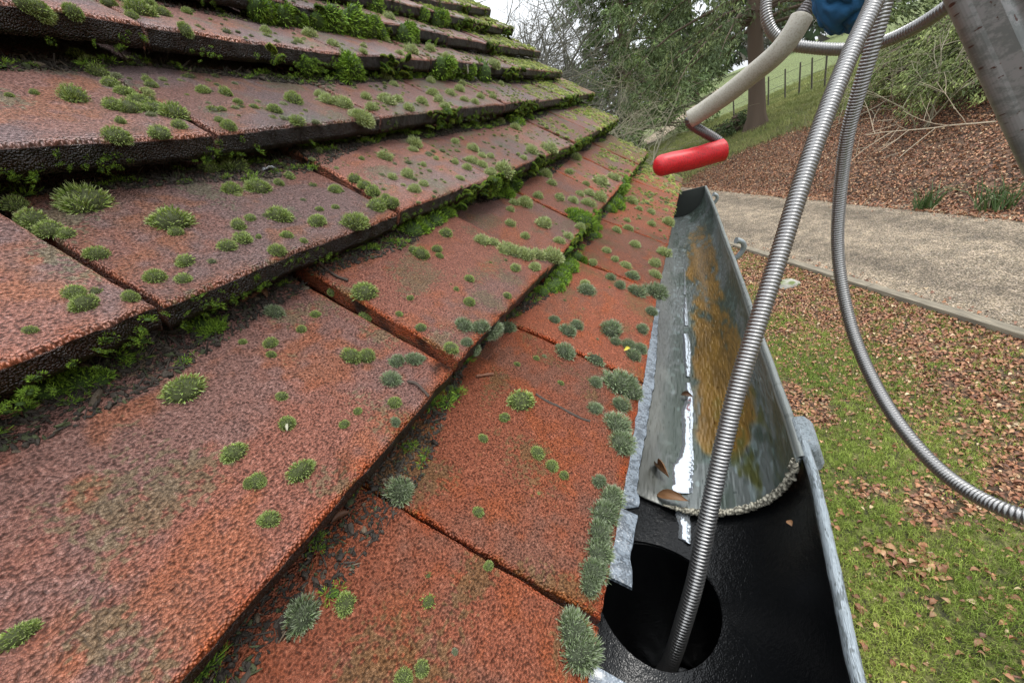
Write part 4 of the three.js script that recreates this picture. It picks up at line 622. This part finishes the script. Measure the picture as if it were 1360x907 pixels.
    F.forEach((p, i) => { const s = 0.003 + 0.004 * R() * R(); S.set(s, s, s); Q.setFromEuler(new THREE.Euler((R() - 0.5) * 0.6, R() * 6, -0.6 + (R() - 0.5) * 0.6)); M.compose(p, Q, S); vm.setMatrixAt(i, M); const k = 0.6 + 0.7 * R(); c.setRGB(k * (0.9 + 0.5 * R()), k, k); vm.setColorAt(i, c); }); tag(vm, 'vivid green moss fringing the tile lips toward the verge', 'moss'); scene.add(vm); }
  caster.far = Infinity;
  // small moss specks over all courses, thick and pale toward the verge
  const list = [];
  for (const t of tiles) { const k = courseOf(t); if (k > 10) continue; const z0 = t.position.z, vg = smooth(-0.62, -1.1, z0); const n = Math.round((k <= 2 ? 6 : 9) + 260 * vg + (k > 2 && z0 < -0.3 ? 48 : 0));
    const w = t.geometry.boundingBox || (t.geometry.computeBoundingBox(), t.geometry.boundingBox);
    for (let i = 0; i < n; i++) { const u = R() * w.max.x, v = R() * (k === 1 ? 0.115 : 0.09); const p = V(u, 0, v).applyMatrix4(t.matrixWorld); const y = p.z; if (vg > 0.3 && fbm(p.z * 14, p.y * 14, 5, 2) < -0.12) continue; list.push([p, vg, t]); } }
  const sm = [0, 1].map((e) => { const L = list.filter((_, i) => i % 2 === e); const g = STYLE[e ? 's' : 'r'][0]; const q = new THREE.InstancedMesh(g, mossMat, L.length); q.name = e ? 'moss_specks' : 'moss_beads'; q.userData.kind = 'stuff'; q.castShadow = q.receiveShadow = true;
    L.forEach(([p, vg, t], i) => { const s = (0.0014 + 0.003 * R() * R()) * (1 + 1.1 * vg * R()); S.set(s, s * 0.9, s); Q.copy(t.quaternion).multiply(new THREE.Quaternion().setFromAxisAngle(V(0, 1, 0), R() * 6)); M.compose(p, Q, S); q.setMatrixAt(i, M); const k = R(); c.setRGB(lerp(0.9, 1.45, vg) * (0.7 + 0.5 * k), lerp(0.85, 1.35, vg) * (0.7 + 0.5 * k), lerp(0.9, 1.25, vg)); q.setColorAt(i, c); });
    tag(q, e ? 'tiny dark moss specks scattered over the roof tiles' : 'tiny pale moss beads crowding the tiles toward the roof verge', 'moss'); scene.add(q); return q; });
}

// ------------------------------------------------------------------ garden
const Rg = rng(2024);
// timber edging boards along the drive
{
  const a = periodic(64, 81), b = periodic(16, 82);
  const map = dataTex(512, 64, (x, y, o) => { const n = 0.6 * a(x / 32, y / 2) + 0.4 * b(x / 32, y / 16); const v = 0.30 + 0.3 * n; o[0] = v; o[1] = v * 0.93; o[2] = v * 0.8; }, true);
  const m = new THREE.MeshStandardMaterial({ map, roughness: 0.9 });
  let t = -9; let i = 0;
  while (t < 7.5) { const L = 2.4, o = group('edging_board', 'weathered timber edging board between gravel drive and leafy lawn', 'edging board', 'timber edging boards along the drive'); const bd = mesh('board', new RoundedBoxGeometry(0.11, 0.13, L - 0.008, 2, 0.008), m, o); const c = t + L / 2; o.position.set(ON.x + ON.ax * c - ON.nx * 0.03, -0.01 + 0.008 * Rg(), ON.z + ON.az * c - ON.nz * 0.03); o.rotation.y = Math.atan2(ON.ax, ON.az) + (Rg() - 0.5) * 0.006; 
    const pg = mesh('peg', new RoundedBoxGeometry(0.045, 0.12, 0.045, 2, 0.006), m, o); pg.position.set(-0.08, -0.01, L * 0.3); t += L; i++; }
}
function leafGeometry(seed) { const r = rng(seed), n = 4, pos = [], idx = []; const curl = 0.5 + r(), tw = r() - 0.5; for (let i = 0; i <= n; i++) { const t = i / n, w = 0.33 * Math.sin(Math.PI * Math.pow(clamp(t, 0.02, 0.98), 0.85)); for (const s of [-1, 0, 1]) pos.push(s * w, Math.abs(s) * w * curl * 0.8 + 0.16 * Math.sin(t * 3.1) + s * tw * t * 0.2, t - 0.5); } for (let i = 0; i < n; i++) for (let j = 0; j < 2; j++) { const a = i * 3 + j; idx.push(a, a + 3, a + 1, a + 1, a + 3, a + 4); } const g = new THREE.BufferGeometry(); g.setAttribute('position', new THREE.Float32BufferAttribute(pos, 3)); g.setIndex(idx); g.computeVertexNormals(); return g; }
const leafMat = new THREE.MeshStandardMaterial({ color: 0xffffff, roughness: 0.6, side: THREE.DoubleSide });
const leafCol = [[0.33, 0.15, 0.07], [0.25, 0.095, 0.045], [0.42, 0.24, 0.125], [0.18, 0.075, 0.04], [0.36, 0.18, 0.09], [0.55, 0.4, 0.24], [0.28, 0.125, 0.06]];
function scatterLeaves(name, label, pts, seed, size) {
  const geos = [leafGeometry(seed), leafGeometry(seed + 1)]; const R = rng(seed);
  geos.forEach((g, e) => { const L = pts.filter((_, i) => i % 2 === e), im = new THREE.InstancedMesh(g, leafMat, L.length), M = new THREE.Matrix4(), Q = new THREE.Quaternion(), S = V(), c = lin(0, 0, 0);
    im.name = numbered(name); im.userData.kind = 'stuff'; im.castShadow = im.receiveShadow = true; tag(im, label, 'leaves');
    L.forEach(([x, y, z], i) => { const s = size * (0.6 + 0.7 * R()); S.set(s, s * (R() < 0.4 ? -1 : 1), s); Q.setFromEuler(new THREE.Euler((R() - 0.5) * 1.1, R() * 6.28, (R() - 0.5) * 1.1)); M.compose(V(x, y + s * 0.14, z), Q, S); im.setMatrixAt(i, M); const k = leafCol[Math.floor(R() * R() * 1.2 * leafCol.length) % leafCol.length], b = 0.5 + 0.6 * R(); c.setRGB(k[0] * b, k[1] * b, k[2] * b); im.setColorAt(i, c); }); scene.add(im); });
}
{
  const lawn = [], bank = [], drive = [];
  for (let i = 0; i < 400000 && lawn.length < 42000; i++) { const x = lerp(-0.5, 6.5, Rg()), z = lerp(-10.5, 0.8, Rg()), s = acrossDrive(x, z); if (s > -0.08) continue; if (Rg() < Math.pow(litter(x, z), 1.2) * lerp(0.7, 1.0, smooth(-6.5, -2.5, acrossDrive(x, z))) + 0.045) lawn.push([x, 0.004, z]); }
  for (let i = 0; i < 420000 && bank.length < 80000; i++) { const t = lerp(-16, 7, Rg()), q = Math.pow(Rg(), 1.25) * 15, x = ON.x + ON.ax * t + ON.nx * (ON.w + q - 0.1), z = ON.z + ON.az * t + ON.nz * (ON.w + q - 0.1); if (Rg() < Math.pow(litter(x, z), 1.3)) bank.push([x, height(x, z) + 0.006, z]); }
  for (let i = 0; i < 900; i++) { const t = lerp(-14, 6, Rg()), s = Rg() < 0.5 ? 0.05 + 0.3 * Rg() * Rg() : ON.w - 0.5 * Rg() * Rg(); drive.push([ON.x + ON.ax * t + ON.nx * s, 0.012, ON.z + ON.az * t + ON.nz * s]); }
  scatterLeaves('lawn_leaves', 'fallen brown leaves strewn over the lawn beside the drive', lawn, 301, 0.034);
  scatterLeaves('bank_leaves', 'thick brown leaf litter covering the bank above the drive', bank, 303, 0.048);
  scatterLeaves('drive_leaves', 'scattered leaves along the edges of the gravel drive', drive, 305, 0.04);
  const p0 = onGround(1200, 745), heap = []; for (let i = 0; i < 110; i++) { const a = Rg() * 6.28, d = Math.sqrt(Rg()); heap.push([p0.x + Math.cos(a) * d * 0.2 * (0.7 + 0.6 * Rg()), p0.y + 0.004 + 0.012 * (1 - d) * Rg(), p0.z + Math.sin(a) * d * 0.12 * (0.6 + 0.8 * Rg())]); }
  scatterLeaves('leaf_heap', 'small heap of reddish brown leaves on the grass', heap, 307, 0.045);
}
// loose pebbles on the drive
{ const g = mergeVertices(new THREE.IcosahedronGeometry(1, 1)), p = g.attributes.position; for (let i = 0; i < p.count; i++) { const k = 0.75 + 0.5 * Rg(); p.setXYZ(i, p.getX(i) * k, p.getY(i) * k * 0.6, p.getZ(i) * k); } g.computeVertexNormals();
  const P = []; for (let i = 0; i < 60000 && P.length < 26000; i++) { const t = lerp(-9, 7, Math.sqrt(Rg())), s = 0.06 + (ON.w - 0.1) * Rg(); if (Rg() > 0.35 + 0.65 * smooth(0.12, 0.4, Math.abs(Math.abs(s - 1.35) - 0.7) + 0.12 * noise(t * 0.7, s))) continue; P.push([ON.x + ON.ax * t + ON.nx * s, 0.009, ON.z + ON.az * t + ON.nz * s]); }
  const im = new THREE.InstancedMesh(g, new THREE.MeshStandardMaterial({ color: 0xffffff, roughness: 0.85 }), P.length), M = new THREE.Matrix4(), Q = new THREE.Quaternion(), S = V(), c = lin(0, 0, 0); im.name = 'drive_pebbles'; im.userData.kind = 'stuff'; im.castShadow = im.receiveShadow = true; tag(im, 'loose pale pebbles of the gravel drive', 'gravel');
  P.forEach(([x, y, z], i) => { const s = 0.003 + 0.005 * Rg() * Rg(); S.set(s * (0.8 + 0.6 * Rg()), s, s); Q.setFromAxisAngle(V(0, 1, 0), Rg() * 6); M.compose(V(x, y, z), Q, S); im.setMatrixAt(i, M); const v = 0.14 + 0.3 * Rg(); c.setRGB(v * 1.25, v * 1.07, v * (0.74 + 0.15 * Rg())); im.setColorAt(i, c); }); scene.add(im); }
// short mossy grass
function bladesGeometry(seed, n, h, spread, w) { const r = rng(seed), pos = []; for (let i = 0; i < n; i++) { const a = r() * 6.28, d = Math.sqrt(r()) * spread, x = Math.cos(a) * d, z = Math.sin(a) * d, f = r() * 6.28, l = h * (0.5 + 0.7 * r()), lean = (0.3 + 0.9 * r()) * l, cx = Math.cos(f) * w, cz = Math.sin(f) * w, g = r() * 6.28; const mx = x + Math.cos(g) * lean * 0.35, mz = z + Math.sin(g) * lean * 0.35, tx = x + Math.cos(g) * lean, tz = z + Math.sin(g) * lean; pos.push(x - cx, 0, z - cz, x + cx, 0, z + cz, mx, l * 0.7, mz, x + cx, 0, z + cz, mx + cx, l * 0.68, mz + cz, mx, l * 0.7, mz, mx, l * 0.7, mz, mx + cx, l * 0.68, mz + cz, tx, l, tz); } const g = new THREE.BufferGeometry(); g.setAttribute('position', new THREE.Float32BufferAttribute(pos, 3)); g.computeVertexNormals(); return g; }
{
  const lawn = [], bank = [];
  for (let i = 0; i < 200000 && lawn.length < 26000; i++) { const x = lerp(-0.3, 5.5, Rg()), z = lerp(-9.5, 0.6, Rg()), s = acrossDrive(x, z); if (s > -0.1) continue; const k = 1 - litter(x, z) * 0.9; if (Rg() < k * (0.6 + 0.8 * fbm(x * 2, 3, z * 2, 2))) lawn.push([x, 0, z]); }
  for (let i = 0; i < 120000 && bank.length < 22000; i++) { const t = lerp(-22, 6, Rg()), q = 0.05 + Rg() * 22, x = ON.x + ON.ax * t + ON.nx * (ON.w + q), z = ON.z + ON.az * t + ON.nz * (ON.w + q); if (Rg() < 1.02 - litter(x, z) * 1.02) bank.push([x, height(x, z), z]); }
  const mk = (name, label, L, g, col, s0) => { const im = new THREE.InstancedMesh(g, new THREE.MeshStandardMaterial({ color: 0xffffff, roughness: 0.8, side: THREE.DoubleSide }), L.length); im.name = name; im.userData.kind = 'stuff'; im.castShadow = im.receiveShadow = true; tag(im, label, 'grass'); const M = new THREE.Matrix4(), Q = new THREE.Quaternion(), S = V(), c = lin(0, 0, 0);
    L.forEach(([x, y, z], i) => { const s = s0 * (0.6 + 0.8 * Rg()); S.set(s, s, s); Q.setFromAxisAngle(V(0, 1, 0), Rg() * 6.28); M.compose(V(x, y, z), Q, S); im.setMatrixAt(i, M); const k = clamp(0.5 + 1.3 * fbm(x * 0.8, 2, z * 0.8, 3) + 0.3 * (Rg() - 0.5)); c.setRGB(lerp(col[0][0], col[1][0], k), lerp(col[0][1], col[1][1], k), lerp(col[0][2], col[1][2], k)).multiplyScalar(0.7 + 0.6 * Rg()); im.setColorAt(i, c); }); scene.add(im); };
  mk('lawn_grass', 'short mossy green grass of the lawn below the gutter', lawn, bladesGeometry(51, 12, 0.035, 0.035, 0.0022), [[0.12, 0.2, 0.022], [0.36, 0.42, 0.085]], 0.85);
  mk('bank_grass', 'rough green grass on the slope behind the leaf litter', bank, bladesGeometry(52, 10, 0.13, 0.14, 0.006), [[0.14, 0.18, 0.04], [0.33, 0.33, 0.12]], 1);
}
// strap-leaved clumps at the foot of the bank
for (const [px, py, h] of [[1228, 278, 0.36], [1322, 276, 0.4]]) { const p = onGround(px, py), o = group('leafy_clump', px < 1300 ? 'small clump of green strap leaves at the foot of the leafy bank' : 'wider clump of green strap leaves at the foot of the leafy bank', 'plant', undefined, p); const m = new THREE.MeshStandardMaterial({ color: lin(0.05, 0.09, 0.02), roughness: 0.6, side: THREE.DoubleSide }), m2 = new THREE.MeshStandardMaterial({ color: lin(0.35, 0.34, 0.2), roughness: 0.8, side: THREE.DoubleSide }); mesh('leaves', bladesGeometry(px, px < 1300 ? 60 : 90, h, px < 1300 ? 0.13 : 0.22, 0.011), m, o); mesh('dead_leaves', bladesGeometry(px + 1, 14, h * 0.5, 0.2, 0.009), m2, o); }
// mossy stone by the edging
{ const p = onGround(1046, 380), g = new THREE.IcosahedronGeometry(0.13, 5), q = g.attributes.position, col = []; for (let i = 0; i < q.count; i++) { const x = q.getX(i), y = q.getY(i), z = q.getZ(i), k = 1 + 0.3 * fbm(x * 9, y * 9, z * 9, 3); q.setXYZ(i, x * k * 1.25, Math.max(-0.03, y * k * 0.7), z * k); const mo = smooth(-0.05, 0.15, fbm(x * 14, y * 14, z * 14 + 3, 3)); col.push(lerp(0.3, 0.12, mo), lerp(0.29, 0.15, mo), lerp(0.25, 0.05, mo)); } g.setAttribute('color', new THREE.Float32BufferAttribute(col, 3)); g.computeVertexNormals(); const o = mesh('stone', g, new THREE.MeshStandardMaterial({ vertexColors: true, roughness: 0.95 })); o.position.copy(p); tag(o, 'pale mossy stone among the leaves beside the edging board', 'stone'); }

// ------------------------------------------------------------------ trees
function limbGeometry(pts, r0, r1, seg = 6) { const n = pts.length, pos = [], idx = []; for (let i = 0; i < n; i++) { const d = (i < n - 1 ? pts[i + 1].clone().sub(pts[i]) : pts[i].clone().sub(pts[i - 1])).normalize(); const a = V().crossVectors(d, Math.abs(d.y) < 0.9 ? V(0, 1, 0) : V(1, 0, 0)).normalize(), b = V().crossVectors(d, a), r = lerp(r0, r1, i / (n - 1)); for (let j = 0; j < seg; j++) { const t = j / seg * 6.28318, p = pts[i].clone().addScaledVector(a, Math.cos(t) * r).addScaledVector(b, Math.sin(t) * r); pos.push(p.x, p.y, p.z); } } for (let i = 0; i < n - 1; i++) for (let j = 0; j < seg; j++) { const a = i * seg + j, b = i * seg + (j + 1) % seg; idx.push(a, b, a + seg, b, b + seg, a + seg); } const g = new THREE.BufferGeometry(); g.setAttribute('position', new THREE.Float32BufferAttribute(pos, 3)); g.setIndex(idx); g.computeVertexNormals(); return g; }
const barkMap = (() => { const a = periodic(64, 91), b = periodic(16, 92); return dataTex(256, 512, (x, y, o) => { const v = 0.30 + 0.28 * a(x / 4, y / 32) + 0.18 * b(x / 16, y / 64); o[0] = v * 1.05; o[1] = v * 0.86; o[2] = v * 0.72; }, true); })();
const bark = new THREE.MeshStandardMaterial({ color: lin(0.55, 0.5, 0.46), roughness: 0.95 });
function trunkGeometry(h, r, seed) { const n = 26, seg = 22, pos = [], idx = []; for (let i = 0; i <= n; i++) { const t = i / n, y = t * h; for (let j = 0; j < seg; j++) { const a = j / seg * 6.28318; const flare = 1 + 0.75 * Math.exp(-y / 0.45) * (0.6 + 0.5 * Math.sin(a * 5 + seed)), rr = r * (1 - 0.85 * t) * flare * (1 + 0.10 * noise(Math.cos(a) * 3, y * 0.8, Math.sin(a) * 3 + seed) + 0.05 * noise(a * 6, y * 2, seed)); pos.push(Math.cos(a) * rr + 0.1 * noise(y * 0.3, seed), y - 0.1, Math.sin(a) * rr); } } for (let i = 0; i < n; i++) for (let j = 0; j < seg; j++) { const a = i * seg + j, b = i * seg + (j + 1) % seg; idx.push(a, a + seg, b, b, a + seg, b + seg); } const g = new THREE.BufferGeometry(); g.setAttribute('position', new THREE.Float32BufferAttribute(pos, 3)); g.setIndex(idx); g.computeVertexNormals(); return g; }
function conifer(name, label, p, o) {
  const R = rng(o.seed), t = group(name, label, 'tree', o.group, p);
  const brown = new THREE.MeshStandardMaterial({ color: lin(0.11, 0.078, 0.056), roughness: 0.95 });
  mesh('trunk', trunkGeometry(o.h, o.r, o.seed), brown, t);
  const limbs = [], pos = [], col = []; const c = lin(0, 0, 0);
  for (let i = 0; i < o.limbs; i++) {
    const f = Math.pow(R(), 1.1), y = lerp(o.low, o.h * 0.97, f), a = R() * 6.283, len = o.spread * Math.pow(1 - f, 0.55) * (0.55 + 0.55 * R()) + 0.3;
    const dir = V(Math.cos(a), 0, Math.sin(a)), pts = []; for (let k = 0; k <= 6; k++) { const s = k / 6; pts.push(V(0, y, 0).addScaledVector(dir, len * s).add(V(0.15 * noise(k, i), len * (o.lift * s - o.droop * s * s) + 0.12 * noise(k * 0.8, i, 4), 0.15 * noise(i, k)))); }
    limbs.push(limbGeometry(pts, 0.05 + 0.02 * len / o.spread, 0.008, 5));
    const cl = Math.round(o.clumps * (0.5 + len / o.spread));
    for (let q = 0; q < cl; q++) { const s = lerp(o.bare, 1.02, Math.sqrt(R())), k = Math.min(5, Math.floor(s * 6)), b = pts[k].clone().lerp(pts[k + 1], clamp(s * 6 - k)); b.add(V((R() - 0.5) * 0.55, (R() - 0.6) * 0.5, (R() - 0.5) * 0.55).multiplyScalar(o.puff)); const tone = 0.6 + 0.8 * R(), mixc = R();
      for (let m = 0; m < o.sprays; m++) { const L = o.spray * (0.5 + 0.8 * R()), w = L * 0.13, e = V(dir.x * 0.6 + (R() - 0.5) * 1.6, -0.45 + (R() - 0.5) * 1.1, dir.z * 0.6 + (R() - 0.5) * 1.6).normalize(), sd = V(R() - 0.5, R() - 0.5, R() - 0.5).cross(e).normalize(); const st = b.clone().add(V((R() - 0.5) * 0.3, (R() - 0.5) * 0.22, (R() - 0.5) * 0.3).multiplyScalar(o.puff)); const p1 = st.clone().addScaledVector(sd, -w).addScaledVector(e, L * 0.45), p2 = st.clone().addScaledVector(sd, w).addScaledVector(e, L * 0.5), p3 = st.clone().addScaledVector(e, L); p3.y -= L * 0.15; pos.push(st.x, st.y, st.z, p1.x, p1.y, p1.z, p2.x, p2.y, p2.z, p1.x, p1.y, p1.z, p3.x, p3.y, p3.z, p2.x, p2.y, p2.z); const tt = tone * (0.75 + 0.5 * R()); c.setRGB(lerp(o.c1[0], o.c2[0], mixc) * tt, lerp(o.c1[1], o.c2[1], mixc) * tt, lerp(o.c1[2], o.c2[2], mixc) * tt); for (let v = 0; v < 6; v++) col.push(c.r, c.g, c.b); } }
  }
  mesh('limbs', mergeGeometries(limbs), brown, t);
  const g = new THREE.BufferGeometry(); g.setAttribute('position', new THREE.Float32BufferAttribute(pos, 3)); g.setAttribute('color', new THREE.Float32BufferAttribute(col, 3)); g.computeVertexNormals();
  mesh('crown', g, new THREE.MeshPhysicalMaterial({ vertexColors: true, roughness: 0.8, side: THREE.DoubleSide, transmission: 0 }), t); return t;
}
function bareTree(name, label, category, p, o) {
  const R = rng(o.seed), t = group(name, label, category, o.group, p), big = [], fine = [];
  const grow = (start, dir, len, r, lvl) => { const pts = [start.clone()], d = dir.clone(); const n = lvl < 2 ? 7 : 5; for (let i = 0; i < n; i++) { d.x += (R() - 0.5) * o.wander; d.y += (R() - 0.5) * o.wander + o.rise[lvl]; d.z += (R() - 0.5) * o.wander; d.normalize(); pts.push(pts[i].clone().addScaledVector(d, len / n)); }
    (lvl < 2 ? big : fine).push(limbGeometry(pts, r, r * (lvl === o.levels ? 0.4 : 0.55), lvl < 2 ? 7 : 4));
    if (lvl >= o.levels) return; const k = o.kids[lvl]; for (let i = 0; i < k; i++) { const s = lvl === 0 ? lerp(o.fork, 1, (i + R()) / k) : lerp(0.2, 1, (i + R()) / k), q = clamp(s * n, 0, n - 0.001), b = pts[Math.floor(q)].clone().lerp(pts[Math.floor(q) + 1], q % 1); const nd = d.clone().multiplyScalar(0.45).add(V(R() - 0.5, (R() - 0.4) * 0.7, R() - 0.5).multiplyScalar(1.7)).normalize(); grow(b, nd, len * (0.45 + 0.35 * R()), Math.max(o.min, r * (0.42 + 0.16 * R()) * (lvl === 0 ? 1 : 0.9)), lvl + 1); } };
  for (let i = 0; i < o.stems; i++) grow(V((R() - 0.5) * 0.3 * (o.stems - 1) * 0.3, 0, (R() - 0.5) * 0.3 * (o.stems - 1) * 0.3), V((R() - 0.5) * o.open, 1, (R() - 0.5) * o.open).normalize(), o.len * (0.8 + 0.3 * R()), o.r, 0);
  const m = new THREE.MeshStandardMaterial({ color: lin(...o.col), roughness: 0.9 });
  mesh('trunk', mergeGeometries(big), m, t); mesh('twigs', mergeGeometries(fine), m, t); return t;
}
{
  const far = (px, depth) => { const d = ray(px, 140); const l = depth / Math.hypot(d.x, d.z), x = d.x * l, z = d.z * l; return V(x, height(x, z), z); };
  const trunkAt = onGround(1005, 170);
  console.log('trunk at', trunkAt.toArray().map((v) => v.toFixed(2)).join(' '));
  conifer('conifer_tree', 'large dark conifer with a thick bare lower trunk on the bank', trunkAt, { seed: 11, h: 15, r: 0.31, low: 3.3, limbs: 95, spread: 5.6, lift: 0.12, droop: 0.40, clumps: 24, sprays: 26, spray: 0.155, puff: 1.25, bare: 0.22, c1: [0.05, 0.08, 0.025], c2: [0.13, 0.165, 0.05] });
  conifer('conifer_tree', 'tall dense green conifer standing beyond the roof verge', far(840, 31), { seed: 12, h: 21, r: 0.4, low: 0.5, limbs: 200, spread: 5.2, lift: 0.1, droop: 0.4, clumps: 20, sprays: 24, spray: 0.22, puff: 1.4, bare: 0.05, c1: [0.06, 0.10, 0.03], c2: [0.15, 0.21, 0.06] });
  conifer('conifer_tree', 'slimmer distant conifer between the two nearer conifers', far(925, 60), { seed: 13, h: 17, r: 0.4, low: 1, limbs: 70, spread: 4.5, lift: 0.1, droop: 0.4, clumps: 12, sprays: 8, spray: 0.9, puff: 1.6, bare: 0.1, c1: [0.05, 0.075, 0.03], c2: [0.10, 0.14, 0.05] });
  const pale = [0.27, 0.25, 0.17];
  bareTree('bare_tree', 'sprawling bare tree with pale tangled twigs in front of the tall conifer', 'tree', far(838, 19), { seed: 21, stems: 6, len: 5.2, r: 0.045, open: 2.6, wander: 0.42, rise: [-0.06, -0.1, -0.07, -0.05, 0], levels: 4, kids: [5, 4, 3, 3], fork: 0.15, min: 0.006, col: pale });
  bareTree('bare_tree', 'grey bare tree reaching over the upper end of the roof verge', 'tree', far(705, 20), { seed: 22, stems: 3, len: 6.0, r: 0.13, open: 0.9, wander: 0.42, rise: [0.05, 0, -0.02, 0, 0], levels: 4, kids: [9, 7, 5, 4], fork: 0.3, min: 0.009, col: [0.13, 0.125, 0.1] });
  // evergreen shrubs on the crest of the bank
  const crest = (px, py) => onGround(px, py);
  for (const [px, d, h, s, seed, label] of [[1225, 16, 1.7, 1.5, 31, 'wide evergreen shrub on the crest of the bank'], [1310, 14, 1.7, 1.5, 32, 'dense evergreen shrub on the bank beside the ladder']]) { const p = far(px, d); conifer('evergreen_shrub', label, p, { seed, h, r: 0.07, low: 0.15, limbs: 60, spread: s, lift: 0.35, droop: 0.4, clumps: 14, sprays: 22, spray: 0.085, puff: 0.9, bare: 0.1, c1: [0.06, 0.09, 0.02], c2: [0.2, 0.24, 0.07] }); }
  bareTree('bare_shrub', 'pale twiggy bare shrub rising through the evergreen shrubs', 'shrub', far(1230, 13), { seed: 41, stems: 4, len: 1.6, r: 0.014, open: 1.4, wander: 0.4, rise: [0.02, 0.02, 0, 0], levels: 3, kids: [6, 4, 3], fork: 0.2, min: 0.0028, col: [0.24, 0.22, 0.15] });
  // dead branch lying on the leaves
  { const p = onGround(1322, 168); bareTree('fallen_branch', 'pale fallen branch lying on the leaf-covered bank', 'branch', p, { seed: 44, stems: 1, len: 1.9, r: 0.014, open: 0, wander: 0.22, rise: [0, 0, 0], levels: 2, kids: [7, 3], fork: 0.15, min: 0.005, col: [0.42, 0.35, 0.25] }); const o = scene.children[scene.children.length - 1]; o.rotation.set(0, -0.55, 1.47); o.position.y += 0.08; }
  // low bush beside the trunk
  conifer('low_bush', 'low dark bush at the foot of the large conifer', onGround(975, 178), { seed: 35, h: 0.7, r: 0.03, low: 0.05, limbs: 24, spread: 0.8, lift: 0.5, droop: 0.3, clumps: 8, sprays: 8, spray: 0.14, puff: 0.5, bare: 0.1, c1: [0.03, 0.05, 0.012], c2: [0.07, 0.11, 0.03] });
  // distant wood on the hill: a mass nobody could count
  const R = rng(66), pos = [], col = [];
  for (let i = 0; i < 150; i++) { const a = lerp(-0.75, 1.0, R()), d = lerp(90, 170, R()), x = Math.sin(a) * d, z = -Math.cos(a) * d, h = 9 + 8 * R(), w = 3 + 3 * R(), y0 = height(x, z) + (d - 90) * 0.06; for (let k = 0; k < 150; k++) { const f = R(), rr = w * Math.sqrt(R()) * (1 - 0.5 * f), b = R() * 6.28, s = 0.5 + 0.9 * R(); const px = x + Math.cos(b) * rr, py = y0 + f * h, pz = z + Math.sin(b) * rr; for (let v = 0; v < 3; v++) pos.push(px + (R() - 0.5) * s * 2, py + (R() - 0.5) * s * 2.4, pz + (R() - 0.5) * s * 2); const g = 0.6 + 0.8 * R(), ev = i % 4 === 0; const cc = ev ? [0.05, 0.075, 0.04] : [0.11, 0.105, 0.085]; for (let v = 0; v < 3; v++) col.push(cc[0] * g, cc[1] * g, cc[2] * g); } }
  const g = new THREE.BufferGeometry(); g.setAttribute('position', new THREE.Float32BufferAttribute(pos, 3)); g.setAttribute('color', new THREE.Float32BufferAttribute(col, 3)); g.computeVertexNormals();
  const o = mesh('distant_wood', g, new THREE.MeshStandardMaterial({ vertexColors: true, roughness: 1, side: THREE.DoubleSide })); o.userData.kind = 'stuff'; tag(o, 'grey distant wood closing the view beyond the field', 'wood');
}
// wire fence across the field
{
  const f = group('wire_fence', 'thin wire fence with slender posts across the green slope', 'fence'), m = new THREE.MeshStandardMaterial({ color: lin(0.10, 0.09, 0.07), roughness: 0.9 });
  const P = [[975, 150], [998, 144], [1021, 139], [1043, 132], [1062, 127], [1078, 122], [1096, 117], [1113, 112]].map(([x, y]) => onGround(x, y)).map((p) => { const d = Math.hypot(p.x, p.z); const k = Math.min(1, 27 / d), x = p.x * k, z = p.z * k; return V(x, height(x, z), z); });
  const tops = P.map((p, i) => { const o = mesh('post', new THREE.CylinderGeometry(0.035, 0.04, 1.5, 7), m, f); o.position.set(p.x, p.y + 0.65, p.z); o.rotation.z = 0.03 * Math.sin(i * 3); return p; });
  for (const h of [0.35, 0.75, 1.2]) mesh('wire', new THREE.TubeGeometry(new THREE.CatmullRomCurve3(tops.map((p) => V(p.x, p.y + h, p.z + 0.04))), 40, 0.007, 4), m, f);
}
{ let n = 0, m = 0; scene.traverse((o) => { if (o.isMesh) { const t = (o.geometry.index ? o.geometry.index.count : o.geometry.attributes.position.count) / 3; if (o.isInstancedMesh) m += o.count; else n += t; } }); console.log('triangles', Math.round(n), 'instances', m); }
renderer.render(scene, camera);
